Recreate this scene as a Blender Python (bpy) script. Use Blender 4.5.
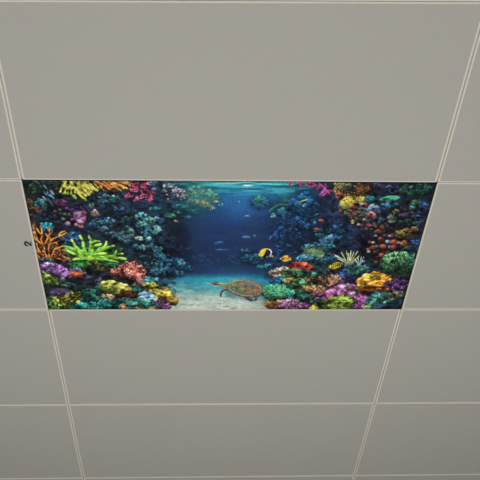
import bpy, bmesh, math
import numpy as np

for o in list(bpy.data.objects):
    bpy.data.objects.remove(o, do_unlink=True)
SC = bpy.context.scene
COL = SC.collection

# ------------------------------------------------------------------ camera
# the ceiling is the plane z = H; X runs along the long side of a tile, Y away from the camera
H = 3.30
CAM = (0.508270980539488, -1.1135010334804518, H - 1.8070552532296114)
YAW, PITCH, ROLL, FPX = 0.06332542774745661, 0.7428685866435712, -0.039426231514098437, 860.0067020942472
cam_data = bpy.data.cameras.new('camera')
cam = bpy.data.objects.new('camera', cam_data)
COL.objects.link(cam)
SC.camera = cam
cam_data.sensor_width = 36.0
cam_data.lens = FPX / 480.0 * 36.0
cam_data.clip_start = 0.05
cy, sy, cp, sp = math.cos(YAW), math.sin(YAW), math.cos(PITCH), math.sin(PITCH)
fwd = np.array([sy * cp, cy * cp, sp])
rt = np.array([cy, -sy, 0.0])
up = np.cross(rt, fwd)
cr, sr = math.cos(ROLL), math.sin(ROLL)
r2 = rt * cr + up * sr
u2 = -rt * sr + up * cr
from mathutils import Matrix
cam.matrix_world = Matrix(((r2[0], u2[0], -fwd[0], CAM[0]), (r2[1], u2[1], -fwd[1], CAM[1]),
                           (r2[2], u2[2], -fwd[2], CAM[2]), (0, 0, 0, 1)))

# ------------------------------------------------------------------ world, light, exposure
world = bpy.data.worlds.new('world')
SC.world = world
world.use_nodes = True
bg = world.node_tree.nodes['Background']
bg.inputs['Color'].default_value = (1.0, 0.985, 0.975, 1)
bg.inputs['Strength'].default_value = 0.52


def area(name, loc, target, sx, sy_, power, col):
    d = bpy.data.lights.new(name, 'AREA')
    d.shape = 'RECTANGLE'
    d.size, d.size_y, d.energy, d.color = sx, sy_, power, col
    o = bpy.data.objects.new(name, d)
    COL.objects.link(o)
    o.location = loc
    from mathutils import Vector
    o.rotation_euler = (Vector(target) - Vector(loc)).to_track_quat('-Z', 'Y').to_euler()
    return o


# added fill lights for the ceiling: one behind the camera, one below facing up
area('rear_fill_light', (-0.6, -4.6, 1.6), (0.6, 1.0, H), 4.5, 1.8, 42, (1.0, 0.985, 0.95))
area('upward_fill_light', (0.6, 0.6, 0.5), (0.6, 0.6, H), 3.0, 2.4, 84, (1.0, 0.985, 0.95))

SC.view_settings.view_transform = 'Standard'
SC.view_settings.look = 'None'
SC.view_settings.gamma = 1.0
SC.view_settings.use_curve_mapping = False
SC.view_settings.exposure = 0.0


# ------------------------------------------------------------------ materials
def lin(c):
    c = np.asarray(c, dtype=float)
    return np.where(c <= 0.04045, c / 12.92, ((c + 0.055) / 1.055) ** 2.4)


def hexc(s):
    return np.array([int(s[i:i + 2], 16) / 255.0 for i in (0, 2, 4)])


def new_mat(name):
    m = bpy.data.materials.new(name)
    m.use_nodes = True
    nt = m.node_tree
    return m, nt, nt.nodes['Principled BSDF']


def plain(name, hx, rough=0.8, spec=0.2):
    m, nt, p = new_mat(name)
    c = lin(hexc(hx))
    no = nt.nodes.new('ShaderNodeTexNoise')
    no.inputs['Scale'].default_value = 35.0
    no.inputs['Detail'].default_value = 3.0
    tc = nt.nodes.new('ShaderNodeTexCoord')
    nt.links.new(tc.outputs['Object'], no.inputs['Vector'])
    mx = nt.nodes.new('ShaderNodeMix')
    mx.data_type = 'RGBA'
    mx.inputs[6].default_value = (*(c * 0.96), 1)
    mx.inputs[7].default_value = (*(c * 1.04), 1)
    nt.links.new(no.outputs['Fac'], mx.inputs[0])
    nt.links.new(mx.outputs[2], p.inputs['Base Color'])
    p.inputs['Roughness'].default_value = rough
    p.inputs['Specular IOR Level'].default_value = spec
    return m


def perforated(name, hx):
    """painted metal with fine staggered perforation over a dark fleece"""
    m, nt, p = new_mat(name)
    N, L = nt.nodes, nt.links
    geo = N.new('ShaderNodeNewGeometry')
    sep = N.new('ShaderNodeSeparateXYZ')
    L.new(geo.outputs['Position'], sep.inputs[0])

    def math_(op, a, b=None):
        n = N.new('ShaderNodeMath')
        n.operation = op
        for i, v in enumerate((a, b)):
            if v is None:
                continue
            if isinstance(v, (int, float)):
                n.inputs[i].default_value = v
            else:
                L.new(v, n.inputs[i])
        return n.outputs[0]
    k = 2 * math.pi / 0.0052
    a = math_('SINE', math_('MULTIPLY', sep.outputs[0], k))
    b = math_('SINE', math_('MULTIPLY', sep.outputs[1], k))
    ab = math_('MULTIPLY', a, b)
    hole = math_('GREATER_THAN', ab, 0.42)
    c = lin(hexc(hx))
    no = N.new('ShaderNodeTexNoise')
    no.inputs['Scale'].default_value = 22.0
    no.inputs['Detail'].default_value = 4.0
    L.new(geo.outputs['Position'], no.inputs['Vector'])
    mx = N.new('ShaderNodeMix')
    mx.data_type = 'RGBA'
    mx.inputs[6].default_value = (c[0] * 1.05, c[1] * 1.03, c[2] * 1.07, 1)
    mx.inputs[7].default_value = (c[0] * 1.05, c[1] * 1.07, c[2] * 1.01, 1)
    L.new(no.outputs['Fac'], mx.inputs[0])
    mh = N.new('ShaderNodeMix')
    mh.data_type = 'RGBA'
    mh.inputs[7].default_value = (*(c * 0.7), 1)
    L.new(mx.outputs[2], mh.inputs[6])
    L.new(hole, mh.inputs[0])
    L.new(mh.outputs[2], p.inputs['Base Color'])
    p.inputs['Roughness'].default_value = 0.75
    p.inputs['Specular IOR Level'].default_value = 0.15
    return m


M_TILE = perforated('perforated_grey_metal', 'a2a09a')
M_RIM = plain('plain_grey_metal_rim', 'c5c1b6', 0.6, 0.2)
M_SIDE = plain('tile_side_metal', 'a5a294', 0.8, 0.1)
M_GRID = plain('grid_runner_metal', 'b4afa2', 0.8, 0.1)
M_FLOOR = plain('floor_covering', '9a968c', 0.9, 0.1)
M_INK = plain('black_ink', '12142c', 0.6, 0.2)
M_EDGE = plain('dark_panel_edge', '14161c', 0.6, 0.2)
M_FRAME = plain('panel_frame_metal', 'b0ada0', 0.6, 0.2)


def obj(name, bm, mat, parent=None):
    me = bpy.data.meshes.new(name)
    bm.to_mesh(me)
    bm.free()
    me.materials.append(mat)
    o = bpy.data.objects.new(name, me)
    COL.objects.link(o)
    if parent:
        o.parent = parent
    return o


def tag(o, label=None, cat=None, group=None, kind=None):
    for k, v in (('label', label), ('category', cat), ('group', group), ('kind', kind)):
        if v:
            o[k] = v
    return o


def box(bm, x0, x1, y0, y1, z0, z1):
    v = [bm.verts.new(p) for p in ((x0, y0, z0), (x1, y0, z0), (x1, y1, z0), (x0, y1, z0),
                                   (x0, y0, z1), (x1, y0, z1), (x1, y1, z1), (x0, y1, z1))]
    for f in ((0, 3, 2, 1), (4, 5, 6, 7), (0, 1, 5, 4), (1, 2, 6, 5), (2, 3, 7, 6), (3, 0, 4, 7)):
        bm.faces.new([v[i] for i in f])


# ------------------------------------------------------------------ the setting
COLS = (-1, 0, 1)
ROWS = (-1, 0, 1, 2, 3, 4)
TW, TD = 1.2, 0.6
GAP = 0.0036      # open joint between tiles along the runners
GAPY = 0.0013     # closed-up joint between the rows
RIM = 0.0052      # plain, unperforated border
DROP = 0.006      # how far the tiles hang below the runners


def yline(j, x):
    """joint j across the ceiling; the one nearest the photographer is drawn askew to imitate lens bend"""
    if j == 0:
        return 0.016 - 0.016 * (x / TW)
    return TD * j


floor_bm = bmesh.new()
box(floor_bm, -7, 8, -7, 9, -0.1, 0.0)
tag(obj('floor', floor_bm, M_FLOOR), kind='structure')

# the ceiling around the tiles in view (same joints, same tiles), one structure
ceil = bpy.data.objects.new('ceiling', None)
COL.objects.link(ceil)
ceil.location = (0, 0, H)
tag(ceil, kind='structure')
bm = bmesh.new()
box(bm, -6.1, 7.3, -6.1, 8.5, 0.03, 0.05)
obj('backing_board', bm, M_GRID, ceil)
bm = bmesh.new()
for i in range(-5, 6):
    for j in range(-10, 14):
        if i in COLS and j in ROWS:
            continue
        g = GAP / 2
        ys = [TD * j + GAPY / 2, TD * (j + 1) - GAPY / 2]
        box(bm, TW * i + g, TW * (i + 1) - g, ys[0], ys[1], 0, 0.02)
obj('surrounding_tile_field', bm, M_TILE, ceil)
for i in range(-1, 3):      # long runners seen through the joints
    bm = bmesh.new()
    box(bm, TW * i - 0.012, TW * i + 0.012, -0.62, 3.02, DROP - 0.001, 0.0285)
    obj('main_runner', bm, M_GRID, ceil)
for i in COLS:
    for j in range(-1, 6):
        bm = bmesh.new()
        x0, x1 = TW * i + 0.0125, TW * (i + 1) - 0.0125
        ya, yb = yline(j, x0), yline(j, x1)
        v = [bm.verts.new(p) for p in ((x0, ya - .012, DROP - .001), (x1, yb - .012, DROP - .001), (x1, yb + .012, DROP - .001), (x0, ya + .012, DROP - .001),
                                       (x0, ya - .012, .0285), (x1, yb - .012, .0285), (x1, yb + .012, .0285), (x0, ya + .012, .0285))]
        for f in ((0, 3, 2, 1), (4, 5, 6, 7), (0, 1, 5, 4), (1, 2, 6, 5), (2, 3, 7, 6), (3, 0, 4, 7)):
            bm.faces.new([v[k] for k in f])
        obj('cross_tee', bm, M_GRID, ceil)


# ------------------------------------------------------------------ ceiling tiles
def loops(bm, rings, caps=(True, True)):
    vs = [[bm.verts.new(p) for p in r] for r in rings]
    for a, b in zip(vs, vs[1:]):
        for k in range(4):
            bm.faces.new((a[k], a[(k + 1) % 4], b[(k + 1) % 4], b[k]))
    if caps[0]:
        bm.faces.new(vs[0][::-1])
    if caps[1]:
        bm.faces.new(vs[-1])
    bmesh.ops.recalc_face_normals(bm, faces=bm.faces)


def tile_at(i, j, label):
    x0, x1 = TW * i + GAP / 2, TW * (i + 1) - GAP / 2
    c = (TW * (i + .5), TD * (j + .5))

    def ring(d, z):
        return [(x - c[0], y - c[1], z) for x, y in (
            (x0 + d, yline(j, x0) + GAPY / 2 + d), (x1 - d, yline(j, x1) + GAPY / 2 + d),
            (x1 - d, yline(j + 1, x1) - GAPY / 2 - d), (x0 + d, yline(j + 1, x0) - GAPY / 2 - d))]
    zt = DROP - 0.0015
    bm = bmesh.new()
    loops(bm, [ring(RIM, 0.0004), ring(RIM, zt)])
    t = obj('metal_tile', bm, M_TILE)
    t.location = (c[0], c[1], H)
    bm = bmesh.new()
    vs_r = [ring(RIM, zt), ring(RIM, 0.0002), ring(0.0012, 0.0), ring(0.0002, 0.0010), ring(0.0, zt)]
    loops(bm, vs_r, (False, False))
    obj('rim', bm, M_RIM, t)
    return tag(t, label, 'ceiling tile', 'perforated grey metal ceiling tiles around the printed panel')


where = {
    (-1, -1): 'sliver of grey metal ceiling tile in the top left corner of the photo',
    (0, -1): 'narrow sliver of grey ceiling tile along the top edge of the photo, middle column',
    (1, -1): 'sliver of grey metal ceiling tile at the top right corner of the photo',
    (-1, 0): 'grey ceiling tile cut off by the left photo edge, above the tile marked 2',
    (0, 0): 'large plain grey ceiling tile directly above the underwater picture panel, nearest the camera',
    (1, 0): 'grey ceiling tile at the right photo edge, diagonally above the underwater panel',
    (-1, 1): 'grey ceiling tile with a small black sideways number 2 left of the underwater panel',
    (1, 1): 'plain grey ceiling tile directly right of the underwater picture panel',
    (-1, 2): 'grey ceiling tile at left photo edge, directly below the tile marked 2',
    (0, 2): 'grey ceiling tile directly below the underwater picture panel',
    (1, 2): 'grey ceiling tile at right photo edge, diagonally below right of the underwater panel',
    (-1, 3): 'lowest nearly whole grey ceiling tile at the left, two below the tile marked 2',
    (0, 3): 'grey ceiling tile in the middle column, second below the underwater panel',
    (1, 3): 'lowest nearly whole grey ceiling tile at the right, second row below the panel',
    (-1, 4): 'thin strip of grey ceiling tile in the bottom left corner of the photo',
    (0, 4): 'thin strip of grey ceiling tile at the bottom edge of the photo, middle column',
    (1, 4): 'thin strip of grey ceiling tile in the bottom right corner of the photo',
}
tiles = {}
for (i, j), lab in where.items():
    tiles[i, j] = tile_at(i, j, lab)

# the number on the tile left of the panel: a bold 2 lying on its side
t = tiles[-1, 1]
spine = [(-.44, .36), (-.42, .62), (-.25, .84), (.04, .92), (.32, .82), (.43, .58), (.34, .34), (.10, .10), (-.16, -.14), (-.42, -.42)]
n_cx, n_cy, n_h, n_w, n_t = -0.0215, 0.8705, 0.0132, 0.0190, 0.175


def place_n(a, b, z):          # digit's up points to -X, its right towards the camera (-Y)
    return (n_cx - (b - 0.17) * n_h - t.location.x, n_cy - a * n_w - t.location.y, z)


bm = bmesh.new()
left, right = [], []
for k, (a, b) in enumerate(spine):
    pa, pb = spine[max(k - 1, 0)], spine[min(k + 1, len(spine) - 1)]
    dx_, dy_ = pb[0] - pa[0], pb[1] - pa[1]
    l_ = math.hypot(dx_, dy_)
    nx_, ny_ = -dy_ / l_ * n_t, dx_ / l_ * n_t * 1.15
    left.append((a + nx_, b + ny_))
    right.append((a - nx_, b - ny_))
for poly in [(left[k], left[k + 1], right[k + 1], right[k]) for k in range(len(spine) - 1)] + [[(-.52, -.60), (.50, -.60), (.50, -.36), (-.52, -.36)]]:
    lo = [bm.verts.new(place_n(a, b, -0.0006)) for a, b in poly]
    hi = [bm.verts.new(place_n(a, b, 0.0002)) for a, b in poly]
    for k in range(len(lo)):
        q = (k + 1) % len(lo)
        bm.faces.new((lo[k], lo[q], hi[q], hi[k]))
    bm.faces.new(lo)
    bm.faces.new(hi[::-1])
bmesh.ops.triangulate(bm, faces=bm.faces[:])
bmesh.ops.recalc_face_normals(bm, faces=bm.faces)
obj('printed_number', bm, M_INK, t)['label'] = 'small black number 2 lying on its side'

#PAINT#
# ------------------------------------------------------------------ the picture printed on the panel
# painted in an upright frame u 18..442, v 178..314 (one unit = about 2.9 mm of the print's width)
PRINT_GAIN = 1.0
S = 4
U0, V0, CW, CH = 18, 178, 424, 136
IMG = np.zeros((CH * S, CW * S, 3))
rng = np.random.default_rng(7)
YY, XX = np.mgrid[0:CH * S, 0:CW * S]
YY = V0 + (YY + .5) / S
XX = U0 + (XX + .5) / S


def C(c):
    return hexc(c) if isinstance(c, str) else np.asarray(c, float)


def noise(scale_x, scale_y, seed, oct_=3):
    r = np.random.default_rng(seed)
    out = np.zeros_like(XX)
    amp, tot = 1.0, 0.0
    for o in range(oct_):
        nx, ny = int(CW / scale_x) + 3, int(CH / scale_y) + 3
        g = r.random((ny, nx))
        fx = (XX - U0) / scale_x
        fy = (YY - V0) / scale_y
        ix, iy = fx.astype(int), fy.astype(int)
        fx -= ix
        fy -= iy
        fx = fx * fx * (3 - 2 * fx)
        fy = fy * fy * (3 - 2 * fy)
        out += amp * ((g[iy, ix] * (1 - fx) + g[iy, ix + 1] * fx) * (1 - fy) + (g[iy + 1, ix] * (1 - fx) + g[iy + 1, ix + 1] * fx) * fy)
        tot += amp
        amp *= .55
        scale_x /= 2
        scale_y /= 2
    return out / tot


def win(x, y, r):
    a = max(0, int((x - r - U0) * S))
    b = min(CW * S, int((x + r - U0) * S) + 2)
    c = max(0, int((y - r - V0) * S))
    d = min(CH * S, int((y + r - V0) * S) + 2)
    return a, b, c, d


def blob(x, y, rx, ry=None, c='ffffff', ang=0, a=1.0, soft=None, sh=0.0):
    """filled ellipse; sh: lighter upper side, darker under side, as painted"""
    ry = rx if ry is None else ry
    x0, x1, y0, y1 = win(x, y, max(rx, ry) + 1)
    if x1 <= x0 or y1 <= y0:
        return
    X, Y = XX[y0:y1, x0:x1] - x, YY[y0:y1, x0:x1] - y
    t_ = math.radians(ang)
    p = (X * math.cos(t_) + Y * math.sin(t_)) / rx
    q = (-X * math.sin(t_) + Y * math.cos(t_)) / ry
    d = np.sqrt(p * p + q * q)
    s = soft if soft else min(.9, .55 / min(rx, ry))
    m = np.clip((1 + s * .5 - d) / s, 0, 1)[..., None] * a
    col = C(c)[None, None, :] * (1 + sh * np.clip(-q * .9 - .25 * p, -1, 1))[..., None]
    IMG[y0:y1, x0:x1] = IMG[y0:y1, x0:x1] * (1 - m) + np.clip(col, 0, 1) * m


def glow(x, y, rx, ry, c, a=.6, ang=0):
    """soft wash of paint"""
    R_ = max(rx, ry) * 1.6
    x0, x1, y0, y1 = win(x, y, R_)
    if x1 <= x0 or y1 <= y0:
        return
    X, Y = XX[y0:y1, x0:x1] - x, YY[y0:y1, x0:x1] - y
    t_ = math.radians(ang)
    p = (X * math.cos(t_) + Y * math.sin(t_)) / rx
    q = (-X * math.sin(t_) + Y * math.cos(t_)) / ry
    m = (np.clip(1 - (p * p + q * q) / 2.4, 0, 1) ** 2)[..., None] * a
    IMG[y0:y1, x0:x1] = IMG[y0:y1, x0:x1] * (1 - m) + C(c) * m


def stroke(pts, w0, w1, c0, c1=None, a=1.0, hl=0.0):
    c0 = C(c0)
    c1 = c0 if c1 is None else C(c1)
    P = np.array(pts, float)
    if len(P) > 2:                       # smooth the path
        Q = [P[0]]
        for k in range(len(P) - 1):
            pa, pb = P[max(k - 1, 0)], P[min(k + 2, len(P) - 1)]
            for s in (.25, .5, .75, 1):
                Q.append(.5 * ((2 * P[k]) + (-pa + P[k + 1]) * s + (2 * pa - 5 * P[k] + 4 * P[k + 1] - pb) * s * s + (-pa + 3 * P[k] - 3 * P[k + 1] + pb) * s ** 3))
        P = np.array(Q)
    seg = np.linalg.norm(np.diff(P, axis=0), axis=1)
    L_ = seg.sum()
    n = max(2, int(L_ / (max(min(w0, w1), .5) * .35)))
    cum = np.r_[0, np.cumsum(seg)]
    for k in range(n + 1):
        s = L_ * k / n
        x = np.interp(s, cum, P[:, 0])
        y = np.interp(s, cum, P[:, 1])
        f = k / n
        w = w0 + (w1 - w0) * f
        c = c0 + (c1 - c0) * f
        blob(x, y, w / 2, w / 2, c, 0, a, .5)
    if hl:
        n2 = max(2, int(n * .8))
        for k in range(n2 + 1):
            f = .1 + .85 * k / n2
            s = L_ * f
            w = (w0 + (w1 - w0) * f)
            blob(np.interp(s, cum, P[:, 0]) - w * .08, np.interp(s, cum, P[:, 1]) - w * .18, w * .24, w * .2,
                 np.clip((c0 + (c1 - c0) * f) * (1 + hl) + hl * .06, 0, 1), 0, a * .8, .8)


def branch(x, y, ang, ln, w, c0, c1, depth=3, spread=32, kids=2, dark=None):
    """branching coral; ang in degrees, 90 = up"""
    t_ = math.radians(ang)
    x2, y2 = x + ln * math.cos(t_), y - ln * math.sin(t_) * .85
    mx_, my_ = (x + x2) / 2 + rng.normal(0, ln * .08), (y + y2) / 2 + rng.normal(0, ln * .08)
    if dark is not None:
        stroke([(x + .4, y + .6), (mx_ + .4, my_ + .6), (x2 + .3, y2 + .5)], w, w * .7, dark)
    stroke([(x, y), (mx_, my_), (x2, y2)], w, w * .75, c0, C(c0) * .5 + C(c1) * .5 if depth > 1 else c1, hl=.25)
    if depth > 1:
        for k in range(kids):
            branch(x2, y2, ang + spread * ((k - (kids - 1) / 2) * 1.5 + rng.normal(0, .3)), ln * rng.uniform(.6, .85), w * .75, C(c0) * .6 + C(c1) * .4, c1, depth - 1, spread, kids, dark)


def tone(x, y, rx, ry, f, ds=0.0, ang=0):
    """glaze a patch: f < 1 deepens it, ds greys it"""
    R_ = max(rx, ry) * 1.6
    x0, x1, y0, y1 = win(x, y, R_)
    X, Y = XX[y0:y1, x0:x1] - x, YY[y0:y1, x0:x1] - y
    t_ = math.radians(ang)
    p = (X * math.cos(t_) + Y * math.sin(t_)) / rx
    q = (-X * math.sin(t_) + Y * math.cos(t_)) / ry
    m = np.clip((1.25 - np.sqrt(p * p + q * q)) / .5, 0, 1)[..., None]
    W_ = IMG[y0:y1, x0:x1]
    g = W_.mean(-1, keepdims=True)
    IMG[y0:y1, x0:x1] = W_ * (1 - m) + (g + (W_ - g) * (1 - ds)) * f * m


def inside(cx, cy, rx, ry, ang):
    r = math.sqrt(rng.random())
    t_ = rng.random() * 2 * math.pi
    p, q = rx * r * math.cos(t_), ry * r * math.sin(t_)
    a = math.radians(ang)
    return cx + p * math.cos(a) - q * math.sin(a), cy + p * math.sin(a) + q * math.cos(a), (1 - math.sin(t_) * r) / 2


def cluster(cx, cy, rx, ry, n, s, pal, ang=0, sh=.45, el=1.0, lit=.35, base=None, tilt=0, gap=.45):
    """a mass of rounded polyps; lit: how much lighter the upper ones are painted"""
    if base is not None:
        blob(cx, cy, rx, ry, base, ang, .85, .35)
    pts = sorted([inside(cx, cy, rx, ry, ang) for _ in range(n)], key=lambda p: p[1])
    for x, y, h in pts:
        c = C(pal[rng.integers(len(pal))]) * (1 - lit + 2 * lit * h) * rng.uniform(.8, 1.15)
        q = s * rng.uniform(.65, 1.3)
        blob(x + .15 * q, y + .3 * q, q * 1.15 * el, q * 1.1, np.clip(c * .25, 0, 1), tilt, gap)
        blob(x, y, q * el, q * .85, np.clip(c, 0, 1), tilt, .95, None, sh)
        if q > .8:
            blob(x - q * .2, y - q * .35, q * .3 * el, q * .22, np.clip(c * 1.35 + .06, 0, 1), tilt, .6)


def scrib(cx, cy, rx, ry, n, ln, w, pal, ang=0, dirs=(0, 360), lit=.3, a=.9):
    """short curved dabs"""
    for _ in range(n):
        x, y, h = inside(cx, cy, rx, ry, ang)
        t_ = math.radians(rng.uniform(*dirs))
        l_ = ln * rng.uniform(.5, 1.2)
        c = np.clip(C(pal[rng.integers(len(pal))]) * (1 - lit + 2 * lit * h) * rng.uniform(.8, 1.2), 0, 1)
        stroke([(x, y), (x + l_ * .5 * math.cos(t_) + rng.normal(0, .2), y - l_ * .5 * math.sin(t_)), (x + l_ * math.cos(t_), y - l_ * math.sin(t_) * .8)], w, w * .6, c, None, a)


def radial(cx, cy, n, r0, r1, a0, a1, w, c0, c1, sq=.7, w1=None):
    for k in range(n):
        t_ = math.radians(a0 + (a1 - a0) * (k + rng.uniform(-.3, .3)) / max(1, n - 1))
        R1 = r1 * rng.uniform(.75, 1.1)
        stroke([(cx + r0 * math.cos(t_), cy - r0 * math.sin(t_) * sq), (cx + R1 * math.cos(t_), cy - R1 * math.sin(t_) * sq)], w, w1 or w * .6, c0, c1, hl=.2)


# --- ground tones: a coarse lay-in of water, rock and sand
BX = [20, 40, 60, 80, 100, 120, 140, 160, 180, 200, 220, 240, 260, 280, 300, 320, 340, 360, 380, 400, 420, 440]
BY = [182, 189, 197, 207, 218, 230, 243, 256, 266, 273, 279, 286, 295, 303, 310]
BASE = '''
16202c 16242e 1a2820 1e2a20 2a2420 2a2028 2a2030 1c3c4c 1e5c6c 207684 24889a 32a2b2 2898ac 2a98ac 1e6478 1a2a44 2a2622 2a201c 1c2438 1c2438 16262e 121a22
16242c 18303a 1c2828 202c20 222830 242834 28283c 1c3e52 1e6072 217c88 2486a0 2688a6 2484a4 24809e 1c5472 1a2c48 2a2622 2a201c 1c2438 1c2438 16282e 121a22
1c2a28 1a3038 1a2430 1a2830 1c2e3c 1e2c3c 222c40 1c3a52 1e5468 236c7c 22649a 2468a0 22629a 22689a 1c4870 1a2c4a 222836 262224 1c2a3c 182a38 182a34 141c26
2a2624 1c3040 1c2436 1c2434 1c2c3c 1c2c40 1c2e44 1a3a54 1c445c 1e4c68 204c80 225290 204c80 1e5080 1c3c62 1a2c4a 1c2840 202434 1c2c40 1c2a3c 1c2638 161e2a
2a2428 1c2c3a 201e30 201e30 1c2838 1c2a3c 1e3044 1c3048 1c3450 20406a 203e6e 22427a 203e6c 1c3c68 1a3256 1a2a48 1a2440 201e2c 1e2434 1c2434 1c2030 161c28
281e20 2a2224 182634 1c2434 1c2a3a 1c2c3e 1c2e40 1c2c42 1c2c46 203862 203866 223a6a 203660 1c3258 1a2c4e 1a2c48 1a2440 181c30 201a28 201c28 1c1e2a 161c28
2a2020 2c2220 1a2830 1c3038 1c2c34 1c2a36 1c2c40 1c2a42 1e2a46 1e325a 1e345e 20365e 1e3258 1c2e50 1a2a48 1a2e48 1a2a40 161c30 221c28 241e24 1c222e 161c28
242024 28221e 1a2830 1c3428 20362c 1c2a30 1c2c40 1c2c46 1e2a48 1e2e54 1e3058 1e3258 1e3256 1e2e50 1c3048 1c3448 1c2c3e 18202e 1c2428 1a3028 1a2c28 141c20
20202c 30243a 1e2830 1c2824 262824 262428 1e2c3e 1c2c48 1e2e4c 1e3258 1e3458 1e3858 1c3458 1c3450 1e3a48 203c48 1c3040 1c2a3e 1c2a34 1a3028 1a2c28 141c20
20242a 3a2c44 2c2838 222830 202428 302428 202c3c 1c2e48 1e3454 1e3860 1e4470 1e4a72 1c4068 1a3a58 243c40 243c40 2c3038 202c44 3a2a20 1c3028 1c2828 141c20
1c2a24 222c28 2a283c 202430 202630 2c2830 28323a 1e3a54 267090 2888a4 2890aa 2a94b0 2686a6 1c5070 223c38 2a3a34 303038 242c48 4a3018 2a2430 241c30 141c20
182420 1c3a28 22282e 1c2c34 202a34 24302c 24322e 326a78 4a98a8 3a9aac 3a9cae 3a9cac 3090a4 1c4a48 1e4434 2a3a34 38303a 30283a 4a2c18 281e30 201c2c 141c20
1c2228 2c2840 342c44 22302c 223028 2e2c24 243430 3c6060 8cb4b0 84b4b0 7cb0b0 78acac 6a9c9a 2a5044 1e3c34 302c38 40283c 3a2438 302430 1c2832 1c1e2a 141c20
182420 262a20 2e2e20 1a3c38 1c4840 243c3c 283e44 302c40 98b4ac a4bcb4 9cb8b0 9ab4ac 98aca2 503c28 3c2c40 2c2c34 384820 30282c 2a2030 202c30 18202a 141c20
101a1c 1c241c 262a1c 186058 1a6058 285458 4a7070 3c5058 b0bcb0 bcc4b8 c0c6ba c4c6ba c0beae 6a4c40 4c3448 3a3820 48601c 3c3a20 282028 1c2a2c 161c24 10161a
'''
G = np.array([[hexc(h) for h in ln.split()] for ln in BASE.strip().split('\n')])
gx = np.interp(XX[0], BX, range(len(BX)))
gy = np.interp(YY[:, 0], BY, range(len(BY)))
ix = np.clip(gx.astype(int), 0, len(BX) - 2)
iy = np.clip(gy.astype(int), 0, len(BY) - 2)
fx = (gx - ix)[None, :, None]
fy = (gy - iy)[:, None, None]
IMG[:] = ((G[iy][:, ix] * (1 - fx) + G[iy][:, ix + 1] * fx) * (1 - fy) + (G[iy + 1][:, ix] * (1 - fx) + G[iy + 1][:, ix + 1] * fx) * fy)

# mottling of the rock (strong) and the open water (weak)
rock = np.clip(np.maximum((178 - XX) / 14, (XX - 285) / 18), 0, 1)
rock *= np.where((YY > 280) & (XX > 160) & (XX < 262), 0, 1)
nz = noise(7, 4, 1, 4)
IMG *= (1 + rock * (nz - .5) * 1.1 + (1 - rock) * (noise(22, 5, 2, 3) - .5) * .16)[..., None]
# faint reef detail in the dark
for (cx_, cy_, rx_, ry_, n_, pal_) in (
        (105, 215, 45, 28, 260, ['24405a', '2c5068', '1e3a54', '2a4a60']), (150, 250, 30, 26, 220, ['22466a', '285478', '1c3a5c']),
        (75, 270, 36, 20, 160, ['24403c', '2c3c48', '342c44']), (330, 230, 36, 26, 170, ['20406a', '1e4a70', '22507a']),
        (395, 225, 34, 34, 240, ['26405a', '2c3a54', '343048', '203c48']), (365, 285, 40, 18, 160, ['2c3c54', '3c2c48', '244440']),
        (200, 262, 22, 8, 60, ['22406a', '244a74']), (248, 258, 20, 7, 70, ['1e4c74', '225880', '1e4068'])):
    for _ in range(n_):
        x_, y_, h_ = inside(cx_, cy_, rx_, ry_, 0)
        blob(x_, y_, rng.uniform(.8, 2.2), rng.uniform(.5, 1.3), pal_[rng.integers(len(pal_))], rng.uniform(-40, 40), rng.uniform(.2, .6), None, .4)

# --- water surface
n1 = noise(26, 1.6, 11, 3)
band = np.clip((197 - YY) / 6, 0, 1) * np.clip((XX - 158) / 24, 0, 1) * np.clip((318 - XX) / 26, 0, 1)
f_ = (np.clip((n1 - .5) * 3.2, -.8, .8) * band)[..., None]
IMG[:] = np.where(f_ > 0, IMG * (1 - f_) + C('58c8d0') * f_, IMG * (1 + f_ * .55))
for x_, y_, w_, h_, c_, a_ in ((226, 183.6, 14, .9, '9ae0e4', .8), (247, 185.6, 5, .8, 'dcffff', 1), (262, 184, 12, .8, '70d4dc', .8), (210, 184.5, 12, .8, '66ccd4', .7),
                              (234, 187, 16, .7, '4cc0cc', .7), (280, 184.5, 13, 1, '54ccd8', .8), (285, 191, 9, 1.4, '44b4c4', .8), (272, 189.5, 11, .7, '3cacc0', .6),
                              (196, 187, 10, .8, '40a8b4', .6), (246, 182.6, 10, .6, '6cd4d8', .8), (222, 190.5, 12, .8, '3cb0bc', .6), (255, 192, 12, .7, '3ca8bc', .6),
                              (240, 195, 9, .8, '2e98b8', .5), (300, 189, 8, .6, '2c8ca0', .5), (180, 184, 9, .8, '3a94a0', .6), (268, 186.5, 8, .6, '1c6c88', .7), (232, 190, 9, .6, '1c6c88', .6), (212, 188.7, 9, .5, '1c6c80', .6)):
    blob(x_, y_, w_, h_, c_, 0, a_, .8)
glow(240, 202, 24, 16, '2c7cc0', .35)
glow(284, 194, 12, 6, '2c90b4', .5)

# --- sand
sand = np.clip((YY - 274.5 - 1.2 * np.sin(XX * .06)) / 1.5, 0, 1) * np.clip((XX - 150 - (300 - YY) * .2) / 6, 0, 1) * np.clip((270 - XX) / 4, 0, 1)
ns = noise(9, 1.7, 21, 3)
IMG *= (1 + sand * (ns - .5) * .42)[..., None]
glow(222, 282, 36, 5, '30a8bc', .6)
glow(212, 304, 46, 9, 'd4d6cc', .5)
glow(192, 279, 18, 3, '2a90b0', .5)
for _ in range(90):
    x_, y_ = rng.uniform(176, 264), rng.uniform(282, 309)
    k_ = (y_ - 280) / 30
    blob(x_, y_, rng.uniform(1.5, 5), rng.uniform(.3, .7), '6c8c90' if rng.random() < .5 else 'dcdccc', rng.uniform(-12, 12), .18 + .3 * k_, .9)
for x_, y_ in ((185, 298.5), (197, 299.5), (199, 305.3), (183, 304.5), (219.5, 303.6), (214, 307), (226, 306.5), (191, 305), (234, 308), (210, 300), (204, 292), (180, 291)):
    blob(x_, y_, rng.uniform(2, 4), .55, '6a7c74', rng.uniform(-10, 10), .55, .8)
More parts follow.
